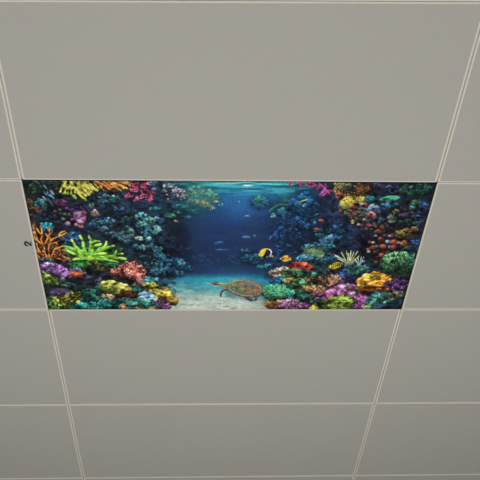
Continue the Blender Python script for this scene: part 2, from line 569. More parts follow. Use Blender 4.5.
#PAINT2#
# ======== upper left reef
scrib(35, 189, 8, 6, 45, 3, 1.0, ['24502c', '2c6034', '1c3c28', '3a6a3a'], 0, (150, 210))
for x_, y_ in ((34, 189), (28.5, 192), (33, 193), (57, 189), (55.5, 190)):
    blob(x_, y_, 1.3, .8, 'a06838', 20, .8)
for p_, c_ in (([(33, 181), (38, 183), (42, 188)], '3c6480'), ([(44, 186), (47, 190), (48, 195)], '4c7ca0'), ([(43, 197), (47, 201)], '6494b0'),
               ([(46, 194), (51, 197)], '3c6c90'), ([(48, 199), (53, 206)], '3a5078'), ([(38, 199), (42, 200)], '3c7090'), ([(50, 195), (54, 199)], '5484a4'), ([(44, 191), (46, 196)], '4070a0')):
    stroke(p_, 1.8, 1.2, c_, None, .9, .35)
blob(51, 191.6, 2.2, 1.3, '7ca4bc', 35, .9, None, .3)
blob(53, 194.2, 1.6, 1, '88a0b4', 35, .8, None, .3)
cluster(41, 206, 6.5, 5.5, 60, 1.2, ['2c7c98', '3890a0', '246880', '4aa8a8'], 0)
for x_, y_ in ((41.5, 205), (44.5, 206.5), (43, 203), (45, 210)):
    blob(x_, y_, 1.1, .7, '74c0b8', 20, .85)
cluster(29.5, 203, 3.5, 5, 22, 1.1, ['6c3c2c', '7c5030', '504c2c'], 0)
scrib(35, 211, 6.5, 3.2, 50, 2.6, .9, ['9c5440', '7c4034', 'b06850', '5c302c'], 10, (-30, 40))
scrib(31, 219, 4, 4, 20, 3, .9, ['3c2c48', '503c50', '4c3040'], 0, (-30, 60))
cluster(52, 219, 11, 5, 34, 1.2, ['243c5c', '2c5070', '3c3860'], 0)
cluster(61, 203.4, 5.2, 3.6, 60, 1.0, ['82306e', '8c3c7c', '742c6c'], 0, base='6c2a64')
glow(58, 201.5, 4, 2, '6a4890', .6)
glow(62, 205, 3.4, 1.5, 'c83c58', .75)
for x_, y_, r_, c_ in ((67, 208.8, 1.7, '7840a0'), (55, 212, 1.6, '644880'), (60, 210.5, 1.6, '5c6444'), (65, 214.5, 1.7, '849040'), (70.5, 215, 2, '949438'), (72.5, 220, 1.8, 'a850b0'),
                       (63.5, 219.5, 1.6, '7484a8'), (68, 224, 2.4, 'c898b8'), (56, 218.5, 1.4, '54386c'), (50, 217, 1.8, '1c5064'), (61, 214, 1.4, '4a5c34'), (59, 222, 1.5, '503868'), (73, 206, 1.6, '204a60')):
    blob(x_, y_, r_ * 1.2, r_ * .85, c_, 15, .9, None, .5)
scrib(49, 183, 8, 2, 16, 3, .8, ['2c4a34', '3c5c34', '24382c'], 0, (160, 200))
cluster(74, 211, 4, 8, 20, 1.2, ['2a3050', '343c5c', '3c3058'], 0)

# yellow coral hanging from the top edge
scrib(80, 188, 15, 7, 70, 5, 1.5, ['587820', '6c8c24', '4a6420', '80902a'], 0, (215, 330))
for k in range(24):
    x_ = 63 + 34 * (k / 23) + rng.normal(0, 1.4)
    y_ = 181.5 + rng.uniform(0, 7)
    d_ = math.radians(-60 - 55 * (x_ - 90) / -30 + rng.normal(0, 12))
    l_ = rng.uniform(4, 7)
    stroke([(x_, y_), (x_ + l_ * math.cos(d_), y_ + abs(l_ * math.sin(d_)))], 1.6, 2.0, ['b0b430', 'd0a830', 'a8b038'][k % 3], ['e8d848', 'd8d050', 'e0c038'][k % 3], hl=.3)
for a_, b_ in (((76, 188), (86, 196)), ((80, 186), (89, 195)), ((77, 193), (85.5, 200)), ((74, 187), (80, 194)), ((84, 184), (91, 192)), ((88, 186), (97, 190.5)), ((70, 182), (75, 188)), ((63, 185), (68, 189)),
               ((66, 181.5), (64, 187)), ((72, 181), (70, 187)), ((79, 180.5), (79, 187))):
    stroke([a_, b_], 1.7, 2.4, 'b0b02c', 'f0e854', hl=.35)
for x_, y_, c_ in ((67, 194, '9ab040'), (74, 196.5, 'b8cc58'), (75, 198, '90a838'), (64, 194.5, '607c30'), (74, 182, 'd89830'), (87, 182, 'd88c34'), (64, 181.8, 'e8c030')):
    blob(x_, y_, 2.2, 1.3, c_, 30, .95, None, .45)
# orange coral
scrib(112, 186, 16, 4, 40, 5, 1.3, ['6c3418', '8c4820', '5a2c18'], 0, (310, 350))
for a_, b_ in (((94, 182), (106, 186)), ((99, 183.5), (110, 190)), ((103, 182), (111, 188)), ((110, 184), (121, 191)), ((113, 183), (124, 188.5)), ((117, 181.8), (130, 186)), ((112, 187), (119, 190)),
               ((108, 182), (118, 186)), ((121, 182), (131.5, 184)), ((118, 185), (127, 189))):
    stroke([a_, ((a_[0] + b_[0]) / 2, (a_[1] + b_[1]) / 2 - .7), b_], 1.9, 1.5, 'b05820' if b_[0] < 112 else 'c87420', 'c87030' if b_[0] < 112 else 'f4b450', hl=.35)
# crimson branching coral
for x_, y_, n_ in ((139, 184.5, 9), (146, 184, 6), (137, 191, 8), (127.5, 196.5, 7), (139, 199, 7), (149, 196, 8), (132, 184, 4), (148, 200, 5), (142, 188, 4)):
    for k in range(n_):
        t_ = rng.uniform(0, 2 * math.pi)
        l_ = rng.uniform(2.5, 5.5)
        x2_, y2_ = x_ + l_ * math.cos(t_), y_ + l_ * .5 * math.sin(t_)
        y2_ = max(y2_, 181.2)
        stroke([(x_, y_), ((x_ + x2_) / 2 + rng.normal(0, .4), (y_ + y2_) / 2), (x2_, y2_)], 1.3, .8, ['a83058', 'b8345c'][k % 2], ['d04c78', 'c44870', 'd8707c'][k % 3], hl=.2)
for x_, y_, an_ in ((131, 182, 300), (138, 183, 250), (144, 184, 290), (136, 189, 200), (141, 191, 285), (129, 193, 230), (148, 196, 300), (147, 193, 20), (136, 197, 250), (145, 190, 330), (149, 183, 350)):
    branch(x_, y_, an_, 3.0, 1.4, 'a42c54', 'dc5c84', 3, 30, 2, '3c1428')
scrib(133, 198, 5, 3, 6, 2, .7, ['9878a8', 'b890b8'], 0, (200, 300))
tone(80, 190, 18, 9, .82, .05)
tone(112, 186, 16, 5, .9, .08)
# faint blue knots between them
cluster(105, 199, 9, 4.5, 46, 1.1, ['285470', '34687c', '20405c', '4c8c8c'], 0)
cluster(115, 199, 6, 3, 18, 1.1, ['2c6068', '44887c', '244c5c'], 0)
blob(154, 190, 2.4, 2, '4c5c94', 0, .9, None, .4)
cluster(155, 184, 7, 2.2, 20, 1.1, ['28486c', '305c80', '3c507c'], 0)
radial(91.5, 205.5, 9, 1.3, 4, 0, 330, 1.1, '748c84', '44606c')
cluster(95.5, 213.5, 4, 3.2, 22, 1.3, ['b8a468', 'a08c60', 'b07ca8', '8c8050'], 20)
# violet and pink polyps
cluster(78, 211, 7, 4, 26, 1.5, ['583080', '703c94', '4c3070'], 0)
cluster(80, 218, 6, 6, 40, 1.9, ['9c4ca4', 'b860b4', '8c408c', 'c880b8'], 0)
for x_, y_, r_, c_ in ((84, 213.5, 2.7, 'b84860'), (78, 217.5, 2.6, 'b060b0'), (81, 222, 2.8, 'd09cc0'), (76, 215.5, 1.8, 'a44ca8'), (83, 219.5, 2.2, 'b474b0'), (81, 226.5, 2.6, 'b45c84'), (76, 225, 1.8, 'c090b4')):
    blob(x_, y_, r_ * 1.15, r_ * .8, c_, 18, 1, None, .4)
cluster(118, 211, 8, 4.5, 36, 1.1, ['244c7c', '2c5c8c', '1c3c64'], 0)
cluster(101, 225, 12, 7, 90, 1.2, ['286088', '347898', '20486c', '4c90a8'], 0)
cluster(110, 221, 4, 3, 16, 1.4, ['3c84b4', '58a4c8', '2c6c9c'], 0)
blob(105.5, 228, 2.4, 1, '9c8cac', 20, .8, None, .3)
cluster(130, 212, 7, 4, 18, 1.3, ['1c4058', '24506c'], 0)

# reef wall, left of the open water
cluster(128, 221, 8, 4, 36, 1.3, ['306c78', '3c8488', '245464'], 0)
cluster(141, 218, 6, 4.5, 44, 1.2, ['4c9c9c', '60b4ac', '388088', '2c6878'], 0)
cluster(152, 222, 9, 5, 72, 1.2, ['409090', '5cb0a0', '347c88', '88b880'], 0)
cluster(145, 226, 9, 4, 44, 1.2, ['3c8894', '54a8a4', '2c6478'], 0)
cluster(156, 231, 5, 5, 40, 1.1, ['5cb0b8', '84ccc8', '388498', '70b8a4'], 0)
cluster(149, 234, 8, 4, 36, 1.2, ['3478a0', '4c98a8', '285c80'], 0)
cluster(116, 237, 11, 5, 64, 1.3, ['285870', '346c7c', '20445c', '3c7c84'], 10)
cluster(127, 234, 6, 7, 50, 1.4, ['3c8484', '509c90', '2c6870'], 0)
blob(130.5, 231.5, 4.5, 3, '74b09c', 25, .8, None, .45)
cluster(129, 240, 4, 4, 24, 1.4, ['2c6c7c', '408890', '24506c'], 0)
cluster(139.5, 238.6, 4, 1.8, 14, 1.2, ['84b89c', '9cccac', '508c80'], 15)
cluster(147.5, 239.5, 3, 2.6, 14, 1.2, ['58ac8c', '6cc09c', '409080'], 0)
cluster(138, 248, 5, 3, 20, 1.2, ['307888', '70a890', '245c74'], 10)
cluster(145, 247.5, 4, 3.2, 22, 1.3, ['48a4ac', '78c4c0', '2c7c98'], 0)
cluster(155, 248.5, 8, 3.2, 44, 1.2, ['308cac', '44a8bc', '246c98', '6cc0bc'], 8)
cluster(157, 254, 7, 4, 40, 1.2, ['2870a4', '3888b4', '1c5484'], 20)
cluster(163, 259, 7, 3.4, 36, 1.3, ['2a78b0', '3490bc', '1c5888'], 12)
blob(163.5, 258.5, 2.6, 1.6, '389cc8', 10, .8, None, .4)
blob(168, 254.8, 1.8, .8, '84b89c', 15, .8)
cluster(154, 264.5, 9, 4.5, 60, 1.1, ['3c84a0', '2c6488', '58a4b0', '1c4c74'], 0)
cluster(146, 258, 6, 3, 20, 1, ['286080', '3c6c5c', '20485c'], 0)
cluster(166, 268, 11, 5, 64, 1.3, ['245c94', '2c70a4', '1c4878', '3c80a8'], 10)
cluster(158, 273, 9, 4, 46, 1.2, ['285c74', '3c7c84', '204c64'], 5)
cluster(178, 262, 7, 4, 34, 1.2, ['2468a0', '2c7cb0', '1c4c7c'], 10)
cluster(181.5, 264.5, 4.5, 3, 34, 1.0, ['4ca4cc', '88cce0', '3080b0'], 20)
cluster(176, 273, 8, 3.5, 36, 1.2, ['1c4c7c', '24608c', '306c84'], 10)
cluster(184, 268, 9, 3, 30, 1.1, ['1c4874', '245884'], 8)
for r_ in (2.2, 4, 6):
    for k in range(26):
        t_ = 2 * math.pi * k / 26
        blob(169 + r_ * math.cos(t_), 244 + r_ * .72 * math.sin(t_), .7, .5, '2c5890', 0, .45 + .2 * (r_ == 4), .9)
stroke([(172, 247), (178, 250), (184, 255)], 1.3, 1, '30609c', None, .7)
scrib(183, 252, 14, 5, 26, 4, .8, ['24487c', '203e6c', '2c5484'], 20, (-30, 10), a=.7)
cluster(155, 209, 5.4, 1.7, 20, 1.3, ['2c8090', '3c94a0', '246c80'], -5, gap=.2)
cluster(170, 216, 7, 1.7, 26, 1.2, ['40a084', '84cc80', '2c8080'], 14, gap=.3)
cluster(162, 221, 6, 3, 20, 1.2, ['244c84', '2c5c94'], 0)
scrib(179, 207, 7, 2.2, 26, 4, .9, ['2c9098', '38a09c', '247c88'], 3, (-10, 15))
scrib(190, 211, 8, 2.4, 20, 4, .9, ['1c6060', '2c7468'], 3, (-10, 15), a=.6)
cluster(177, 213, 4, 2, 14, 1, ['2c7c84', '3c9c8c'], 0, gap=.2)
blob(188, 217.2, 2.6, 1.5, '3088bc', 5, .8, None, .4)
stroke([(181, 216), (187, 217)], .8, 1.2, '2c6894', None, .7)
cluster(172, 192, 9, 7, 60, 1.1, ['3c5c84', '54709c', '2c5074', '2c6c80'], 30)
cluster(166, 189, 5, 3.5, 20, 1.1, ['7484b8', '9ca8d4', '50689c'], 0)
cluster(172, 190.5, 7, 4.5, 40, 1.0, ['8c94c0', 'b4b8dc', '64709c', '48547c'], 25)
cluster(180, 195, 6, 5.5, 44, 1.0, ['9c98bc', 'c4c4dc', '746c90', '4c4c74'], 35)
for x_, y_ in ((172.5, 190.5), (178, 189), (181, 191), (166.5, 195), (167.5, 199), (182.5, 196), (184, 198), (171, 187.5), (163.5, 187)):
    blob(x_, y_, 1.0, .8, 'dcdcf4', 0, .9)
tone(150, 224, 34, 14, .86, .05)
tone(112, 222, 26, 13, .8, .05)
tone(122, 238, 16, 8, .85, .15)
tone(166, 260, 26, 17, .72, .0)
tone(178, 240, 12, 16, .75, .1)
tone(150, 252, 14, 12, .8, .1)
tone(60, 212, 18, 12, .72, .12)
tone(36, 200, 14, 20, .8, .1)
tone(79, 217, 9, 10, .82, .15)
tone(174, 212, 16, 8, .75, .1)
tone(174, 193, 16, 9, .82, .2)
# yellow-green bush in the light
glow(200, 197, 16, 10, '48a090', .5)
scrib(201, 196, 16, 9, 190, 2.4, .75, ['4c9c80', '64ac80', '3c8c84', '7cb884', '2c807c'], 12, (0, 360), a=.75)
scrib(206, 205, 8, 3.5, 50, 2, .8, ['b0ac68', '8c9c60', 'c0bc6c', '5c8468'], 25, (0, 360), a=.85)
scrib(194, 201, 8, 3, 26, 2, .7, ['a8b890', '5c9c8c', '84a878'], 15, (0, 360), a=.7)
blob(215.8, 201.6, 2.0, 1, 'e8c838', 0, 1)
blob(213.6, 201.8, .8, .7, 'c08838', 0, .8)
blob(218.6, 202, .9, .6, '90a070', 0, .7)
blob(175, 221, 1.3, .9, 'c89438', 0, 1)
blob(177, 221.7, 1, .5, 'a89058', 10, .8)
cluster(221, 206, 3, 2, 8, .9, ['24688c', '2c7898'], 0, gap=.1)
tone(200, 197, 22, 12, .88, .1)
# small far reef and fish
cluster(259, 203, 9.5, 6, 66, 1.1, ['2464a0', '2c78a8', '1c5084', '2c8494'], 0, gap=.25)
cluster(258, 199.5, 4, 3.4, 26, 1.0, ['389c8c', '44ac80', '2c7c7c'], 0, gap=.3)
blob(258.5, 205, 3, .9, '3890cc', -5, .7)
blob(264, 201.5, 1.5, 2, '3c84a8', 30, .5)
blob(238.4, 201.8, .75, .9, '98b890', 0, .8)
blob(246.5, 216.2, 2.3, .9, '6898b8', 0, .85, None, .5)
blob(249, 216.2, .8, .6, '5884ac', 0, .7)
blob(220.8, 206, .8, .8, '2c8498', 0, .7)
blob(246, 237.4, 4, 1.4, '4c84b4', 3, .9, None, .5)
blob(246.5, 237.4, 2.6, .6, '2c5484', 3, .9)
blob(254.2, 235.7, 1.2, .9, '6090a0', 0, .8)
scrib(217, 243, 5, 1.5, 14, 3, .7, ['345ea0', '2c5494', '4074a8'], 0, (-20, 10), a=.8)
scrib(221, 250, 7, .8, 14, 4, .6, ['3064a0', '28568c'], 0, (-5, 5), a=.8)
cluster(246, 251, 7, 1.3, 20, .8, ['20588c', '286898'], 0, gap=.1)
cluster(252, 259, 12, 5, 60, 1.1, ['1c5088', '246898', '1c4878', '247c84'], 0, gap=.2)
blob(250.5, 259.5, 1.2, .9, '5cb098', 0, .8)
blob(255.5, 262.5, 3.4, 1.1, '2870b8', -8, .7)
cluster(265, 266.5, 8, 2.2, 34, 1.1, ['1c7484', '289090', '246880'], -4)

# ======== open reef, right of the water
stroke([(269, 211), (275, 206.5), (281, 204.5), (288, 205)], 2.2, 1.4, '2c8c78', '44a48c', .85, .3)
cluster(286, 201, 3.5, 3, 18, 1, ['247c6c', '2c8c80'], 0, gap=.1)
cluster(281.5, 212, 4.6, 4, 40, 1.5, ['2880ac', '3090b8', '2470a0'], 0, base='24709c')
blob(280, 210, 2.4, 1.5, '44a4c0', -10, .6, None, .3)
cluster(273, 216, 2.2, 3, 16, 1, ['58b0b8', '3c94a8', '84ccc4'], 0)
for x_, y_, rx_, ry_, c_, t_ in ((293, 201.5, 4.4, 2.6, '2468a4', -10), (304, 197.5, 6, 3, '246cac', 0), (306, 193.5, 3.5, 2, '1c5484', 0), (298.5, 204.3, 3.4, 2.2, '246cac', 0), (305.5, 204.5, 3.8, 1.5, '3c88b8', -25),
                                 (309, 201.5, 2.6, 2.6, '2064a4', 0), (299, 211, 3.4, 1.6, '1c5c90', 0), (296.5, 219.5, 2.6, 2, '2058b0', 0), (301, 223, 2.5, 1.6, '2870b0', 0), (306.5, 226, 2.2, 3, '2464ac', 10),
                                 (313.5, 223.5, 1.6, 2.6, '2c74b0', 10), (289, 215, 2.2, 1.5, '1c4c84', 0), (284, 217, 2, 1.4, '1c5488', 0), (290, 224, 2, 1.4, '1c4c94', 0), (315, 214.6, 2.6, 1, '58acb0', -15),
                                 (312, 220, 2, 1.1, '1c5888', 0), (305, 215, 2.4, 1.2, '1c4c84', 0), (275, 234, 1.8, 3.2, '2858a8', 35), (281, 228, 1.8, 2.4, '24509c', -20), (284.5, 231, 2.2, 1.3, '28589c', 10),
                                 (282, 236, 2, 1.2, '245090', 0), (276, 246.7, 2.2, 1.3, '2860a4', 0), (281, 243, 1.8, 1, '20488c', 0), (278.5, 252.5, 2.4, 2.3, '2058a8', 0), (277.5, 257, 2, 2, '1c4ca0', 0),
                                 (288.5, 246, 2.6, 1.3, '1e4480', 20), (289, 224.5, 1.4, .8, '2860a0', 0), (270, 238, .9, 1.6, '2c70b0', 30), (295.5, 253, 1, .8, '28488c', 0), (288, 209, 2.6, 1.3, '1c5080', 0)):
    cluster(x_, y_, rx_, ry_, 12, min(rx_, ry_) * .7, [c_], t_, gap=.15, lit=.3)
    blob(x_ - rx_ * .1, y_ - ry_ * .2, rx_ * .6, ry_ * .45, np.clip(C(c_) * 1.3, 0, 1), t_, .5, .9)
for x_, y_, rx_, ry_ in ((292, 207, 8, 3), (300, 209, 12, 5), (309, 213, 9, 7), (285, 222, 10, 6), (300, 224, 12, 7), (314, 207, 6, 6), (279, 240, 6, 12), (292, 236, 9, 8)):
    cluster(x_, y_, rx_, ry_, int(rx_ * ry_ * .5), 1.2, ['1e4472', '244e80', '1a3a64'], 0, gap=.2)
tone(297, 222, 27, 30, .82, .0)
tone(282, 206, 14, 10, .85, .1)
tone(259, 203, 12, 8, .8, .1)
tone(252, 258, 16, 8, .75, .1)
stroke([(299.5, 201.8), (303, 200.6), (306, 199.6)], 1.3, 1.2, 'b0c050', 'c0cc58', 1)
blob(302.6, 206, 1.2, .9, '88c4d0', -30, .7)
for x_, y_ in ((290, 183), (299, 183), (306, 183), (311, 183), (312, 187)):
    for k in range(5):
        t_ = rng.uniform(0, 6.28)
        l_ = rng.uniform(1.8, 3.6)
        stroke([(x_, y_), (x_ + l_ * math.cos(t_), max(181.3, y_ + l_ * .6 * math.sin(t_)))], 1.1, .7, 'a03460', 'c04878', .9)
for x_, y_, an_ in ((289, 181.5, 270), (299, 181.5, 290), (306, 181.5, 270), (311, 182, 310), (314, 184, 300), (318, 183, 300), (320, 186, 240)):
    branch(x_, y_, an_, 2.6, 1.2, '8c2c60', 'bc4c84', 3, 32, 2, '201830')
scrib(317, 186, 4, 3, 14, 3, .7, ['58386c', '7c3c7c', '44305c'], 0, (200, 260))
for p_ in ([(326, 186), (323, 190), (319, 195)], [(327, 192), (322, 192)], [(324, 196), (321, 191)], [(320, 184), (326, 190), (329, 194)], [(331, 191), (324, 190), (320, 194)],
           [(322, 186), (325, 191)], [(326, 193), (321, 196)], [(325, 184), (324, 189)]):
    stroke(p_, 1.2, .8, '9c3484', 'c050a0', .95, .25)
# red fishes
for x_, y_, d_ in ((320.5, 220.3, 1), (316, 229, 1)):
    blob(x_, y_, 2.6, 1.3, 'dc4838', 0, 1, None, .3)
    blob(x_ + 2.7 * d_, y_ + .1, 1, .8, 'b84048', 0, .9)
    blob(x_ - 2.6, y_ - .1, .7, .5, 'a83c44', 0, .8)
cluster(317, 231.5, 3.5, 1.2, 12, .9, ['247474', '2c6474'], 0, gap=.1)
blob(321, 229, 1, .7, '508cb0', 0, .7)
# brown plate coral
cluster(352, 190, 18, 8.5, 330, .85, ['7c5028', '8c6030', '5c3820', '40281c', 'a8783c', '6c6030'], 0, lit=.15)
cluster(343, 185, 9, 4, 60, 1.0, ['a89848', '84905c', '6c7c4c', '8c6c30'], 0, lit=.1)
cluster(350, 187, 5, 2.6, 22, 1.1, ['24385c', '3c5870', '1c2c48'], 0, lit=.1)
cluster(335, 189, 1.6, 7, 26, .9, ['6c8844', '84783c', 'a08440'], 0, lit=.1)
cluster(362, 190, 7, 6, 60, .9, ['7c4020', '8c4c28', '4c2818'], 0, lit=.1)
blob(337, 197, 2, 1.3, 'd0502c', 10, 1, None, .4)
cluster(339, 194.5, 3.5, 2.4, 16, 1.2, ['b05c34', '8c5030', '68382c'], 0)
# yellow brain coral
for rx_, ry_, cx_, cy_, t_ in ((9, 5.6, 348, 202.5, -12), (10, 3.8, 357, 200, 0), (4.2, 4.6, 343.4, 204, 0)):
    cluster(cx_, cy_, rx_, ry_, int(rx_ * ry_ * 3.2), .8, ['e8d040', 'd4b834', 'c4a030', 'a88c28', 'f0dc50'], t_, lit=.22, base='8c7420', gap=.35)
cluster(344, 208, 4.5, 1.6, 26, .9, ['8c8c44', '6c7c44'], -10)
cluster(350, 207, 6, 1.5, 26, .9, ['908434', '6c6c34', 'a89038'], -25)
blob(349, 197, 3.6, 1, 'f0e468', -10, .55, .8)
# stones and polyps under it
for x_, y_, rx_, c_ in ((346, 214, 2.7, 'a0ac88'), (354, 208, 2.8, 'b03444'), (353.5, 214, 2.3, 'b84c58'), (366, 204.6, 2.9, 'dc4c38'), (361, 204, 2.2, 'b0b8a0'), (363, 214.5, 3.4, '7c9464'), (370.5, 213.5, 2.8, '6c8cac'),
                        (371, 207, 3, '80a0c8'), (352.5, 222, 2, 'a88438'), (364, 220, 1.9, 'c8a490'), (340.5, 211, 1.7, 'b84c44'), (357, 219, 2.4, '6c6c40'), (369, 199.5, 4.2, '28788c'), (349, 211, 2, '7c5c3c'),
                        (358, 212, 2, '4c7c58'), (348.5, 217, 1.6, '3c5068'), (360, 209, 2.2, '3c6c7c'), (366, 210, 2, '3c5884'), (358, 225, 2, '5c3830'), (368, 225, 2, '744038'), (361, 225.5, 1.7, '6c4c44'),
                        (375, 205, 2, '4c6c94'), (374, 218, 2.2, '3c5884'), (339, 207, 1.4, '506080'), (356, 204, 1.8, '6c4438')):
    cluster(x_, y_, rx_ * 1.1, rx_ * .85, 10, rx_ * .5, [c_, tuple(C(c_) * .7)], 0, gap=.5, base=np.clip(C(c_) * .45, 0, 1))
    blob(x_ - rx_ * .15, y_ - rx_ * .3, rx_ * .62, rx_ * .42, np.clip(C(c_) * 1.2, 0, 1), 0, .8, .8)
cluster(360, 216, 12, 8, 50, 1.2, ['3c4c60', '6c4c40', '50604c', '7c3c3c', '44608c'], 0, gap=.5)
tone(358, 213, 20, 12, .8, .2)
tone(352, 189, 20, 9, .9, .15)
# corner reef, upper right
cluster(392, 190, 9, 4.5, 22, 1.4, ['20304c', '24405c', '2c3c64'], 0)
for k in range(11):
    t_ = 2 * math.pi * k / 11
    blob(392 + 3.6 * math.cos(t_), 190.3 + 2.6 * math.sin(t_), .9, .6, '4c6490', 0, .8)
scrib(375, 184.5, 6, 2, 16, 2.4, .8, ['3c3c70', '504c80', '2c3860'], 0)
blob(388.6, 198.8, 10.8, 3.4, '1c5048', -8, .9, .2)
blob(389, 198.6, 10.2, 2.9, '38a87c', -8, 1, .12, .3)
blob(390.5, 197.5, 6.4, 1.1, '68d4a4', -8, .75, .9)
for k in range(12):
    blob(381 + k * 1.4, 199.8 - k * .2 + rng.normal(0, .5), .8, .4, '2c8c6c', 0, .5)
for x_, y_, rx_, ry_, c_ in ((384.5, 206, 5.6, 3.6, '346ca0'), (373, 207.5, 4.4, 3.2, '7094b8'), (371, 214.5, 3.2, 2.6, 'a85c50'), (408.5, 214.2, 6, 2.8, '583c70'), (401, 216, 3.6, 3, '4c4070'), (376, 211, 3, 2, '3c5c84'),
                             (381.5, 219.5, 3, 2.4, '345c7c'), (396, 206, 5, 2.6, '24446c'), (412, 208, 3.8, 1.8, '2c7c94'), (416, 217, 4, 2.4, '3484a0'), (402, 209.5, 4, 1.8, '443c5c'), (420, 212, 3, 2, '34407c')):
    cluster(x_, y_, rx_, ry_, int(6 + rx_ * ry_), 1.5, [c_, tuple(C(c_) * .8)], 0, base=np.clip(C(c_) * .6, 0, 1), gap=.2)
    blob(x_ - rx_ * .1, y_ - ry_ * .35, rx_ * .55, ry_ * .4, np.clip(C(c_) * 1.25 + .03, 0, 1), 0, .6, .9)
cluster(395, 212, 3, 2.4, 20, 1, ['98ac64', '7c9c5c', '58804c'], 0)
cluster(390.5, 218.5, 4.8, 4.2, 44, 1.1, ['84a894', 'a8c8b8', '5c8478', '70806c'], 0)
blob(391, 221.5, 3, 1.3, 'b4ccc4', 0, .7, None, .3)
scrib(406, 191, 7, 5.5, 40, 3, 1, ['1c6450', '247458', '1c4840', '2c8060'], 0, (10, 80))
scrib(422, 188, 8, 7, 50, 3.2, 1, ['1c5044', '1c6044', '205c50', '1c3c3c', '2c7454'], -20, (10, 60))
scrib(414, 202, 5.5, 3.6, 34, 2.2, 1, ['38945c', '58b46c', '247450', '2c8060'], -20, (0, 60))
scrib(410, 204, 3, 1.4, 8, 2, .9, ['84c870'], -20, (0, 40))
cluster(424, 207, 6, 5, 50, 1.1, ['28407c', '304c8c', '1c2c5c', '244870'], 0)
cluster(410, 222, 14, 3, 50, 1.1, ['345c60', '3c8c74', '2c4870', '5cac84', '283454'], 0)
cluster(419, 222, 5, 6, 30, 1.1, ['24406c', '1c3054', '2c5474'], 0)
cluster(379, 225, 7, 3, 20, 1.2, ['5c3434', '344c6c', '4c2c34'], 0)

tone(408, 192, 26, 9, .8, .1)
tone(408, 214, 30, 12, .72, .2)
blob(390, 198, 8.5, 2, '48bc8c', -8, .8, .5)
tone(316, 234, 9, 8, .85, .1)
# ======== middle band
cluster(47, 228, 7, 5, 40, 1.3, ['1c7490', '2484a0', '1c5c78', '30a0ac'], 10)
scrib(34, 231, 2.5, 8, 16, 3, 1, ['8c6034', '5c4430'], 0, (60, 120))
cluster(72, 240, 11, 7.5, 110, 1.1, ['1c4470', '2c6090', '1c345c', '286c88'], 0)
scrib(49, 251, 12, 8, 60, 4, 1.1, ['5c3420', '74401c', '402820'], 10, (50, 140))
OR = ([(47, 259), (45, 250), (44, 246)], [(44, 246), (38, 241), (34.5, 238)], [(38, 241), (36, 234), (33, 226)], [(44, 246), (41.5, 240), (42.5, 236), (42, 230), (41, 226)], [(42.5, 236), (39, 232), (37, 228)],
      [(44, 246), (47, 241), (48, 237), (46, 234)], [(47, 241), (49.5, 236), (50, 229)], [(49.5, 235), (53, 232)], [(50, 258), (49, 250), (50, 244)], [(50, 244), (52, 240), (59, 237), (67, 233)],
      [(59, 237), (61, 233), (65, 231.5)], [(51, 244), (56, 243), (60, 240.5)], [(56, 243), (58, 245)], [(52, 257), (55, 250), (59, 248), (64, 246)], [(54, 258), (61, 255), (68, 253)], [(61, 255), (65, 257.5), (70, 259)],
      [(61, 255), (60, 250)], [(65, 254), (69, 250)], [(44, 256), (39, 250), (37, 244)], [(42, 254), (38, 252), (35.5, 248)], [(56, 258), (62, 260), (66, 262)], [(48, 257), (43, 251)], [(52, 241), (50, 238)],
      [(40, 258), (37, 254)], [(36, 240), (34, 232)], [(50, 233), (48, 229)], [(63, 254), (66, 250.5)])
for p_ in OR:
    stroke([(x_ + .5, y_ + .6) for x_, y_ in p_], 2.2, 1.6, '3c2018', None, .8)
for k, p_ in enumerate(OR):
    stroke(p_, 1.6, 1.1, 'b05c20' if p_[0][1] > 250 else 'cc7424', ['f09838', 'e88830', 'd07428'][k % 3], 1, .3)
scrib(63, 255, 9, 5, 34, 2.6, .9, ['c06c30', 'a05428', '7c3c20'], 0, (20, 160))
cluster(46, 260.5, 8, 2, 26, 1, ['3c6c70', '507c7c', '2c4c5c'], 5)
cluster(67, 263, 6, 3.4, 20, 1.1, ['503c54', '3c344c', '6c5068'], 0)

# big green finger coral
scrib(96, 256, 28, 8, 90, 6, 1.6, ['1c5430', '246438', '18402c', '2c7440'], 0, (-30, 210))
scrib(82, 264, 12, 5, 40, 5, 1.5, ['2c8038', '3c9840', '1c5c34'], 0, (200, 340))
scrib(106, 263, 12, 3, 34, 5, 1.1, ['1c6848', '247c4c', '2c8c54'], 0, (-30, 0))
FG = (([(88, 257), (84, 249), (83, 242), (80, 236)], 2.6), ([(90, 253), (91, 244), (89, 236)], 2.4), ([(91, 244), (95, 241.5), (100, 241.5)], 1.6), ([(92, 254), (93, 248), (97, 245.5), (101, 244.5)], 2.6),
      ([(96, 253), (102, 249), (105.5, 246), (106.5, 242)], 2.4), ([(102, 249.5), (108, 247.5), (114, 246)], 2.1), ([(91, 256), (99, 254), (106, 253.5)], 2.4), ([(90, 258), (104, 257.5), (118, 258), (126, 259)], 2.5),
      ([(106, 256.5), (114, 256), (116.5, 251)], 1.9), ([(114, 255.5), (118, 254), (123, 254)], 1.6), ([(84, 253), (78, 249), (74.5, 245), (72, 240)], 2.5), ([(84, 256), (77, 251), (70, 248), (64, 246.5)], 2.6),
      ([(90, 259), (82, 257), (74, 254), (67, 250.5)], 2.6), ([(88, 258), (80, 259), (73, 260)], 2.1), ([(92, 258), (95, 263)], 2.8), ([(82, 254), (76, 255)], 2.2), ([(95, 259), (108, 260), (118, 262)], 1.8),
      ([(98, 251), (100, 248)], 2))
for p_, w_ in FG:
    stroke([(x_ + .3, y_ + 1.1) for x_, y_ in p_], w_ * 1.6, w_ * .95, '1c4420', None, .85)
for k, (p_, w_) in enumerate(FG):
    stroke(p_, w_ * 1.5, w_ * .85, '5c9c2c', ['a4d03c', '94c43c', '88bc38'][k % 3], 1, .3)
blob(91, 257.5, 3, 1.6, 'bcdc3c', 0, .8, .6)
blob(96, 262.5, 1.7, 1.5, 'a8d83c', 0, .9, None, .3)
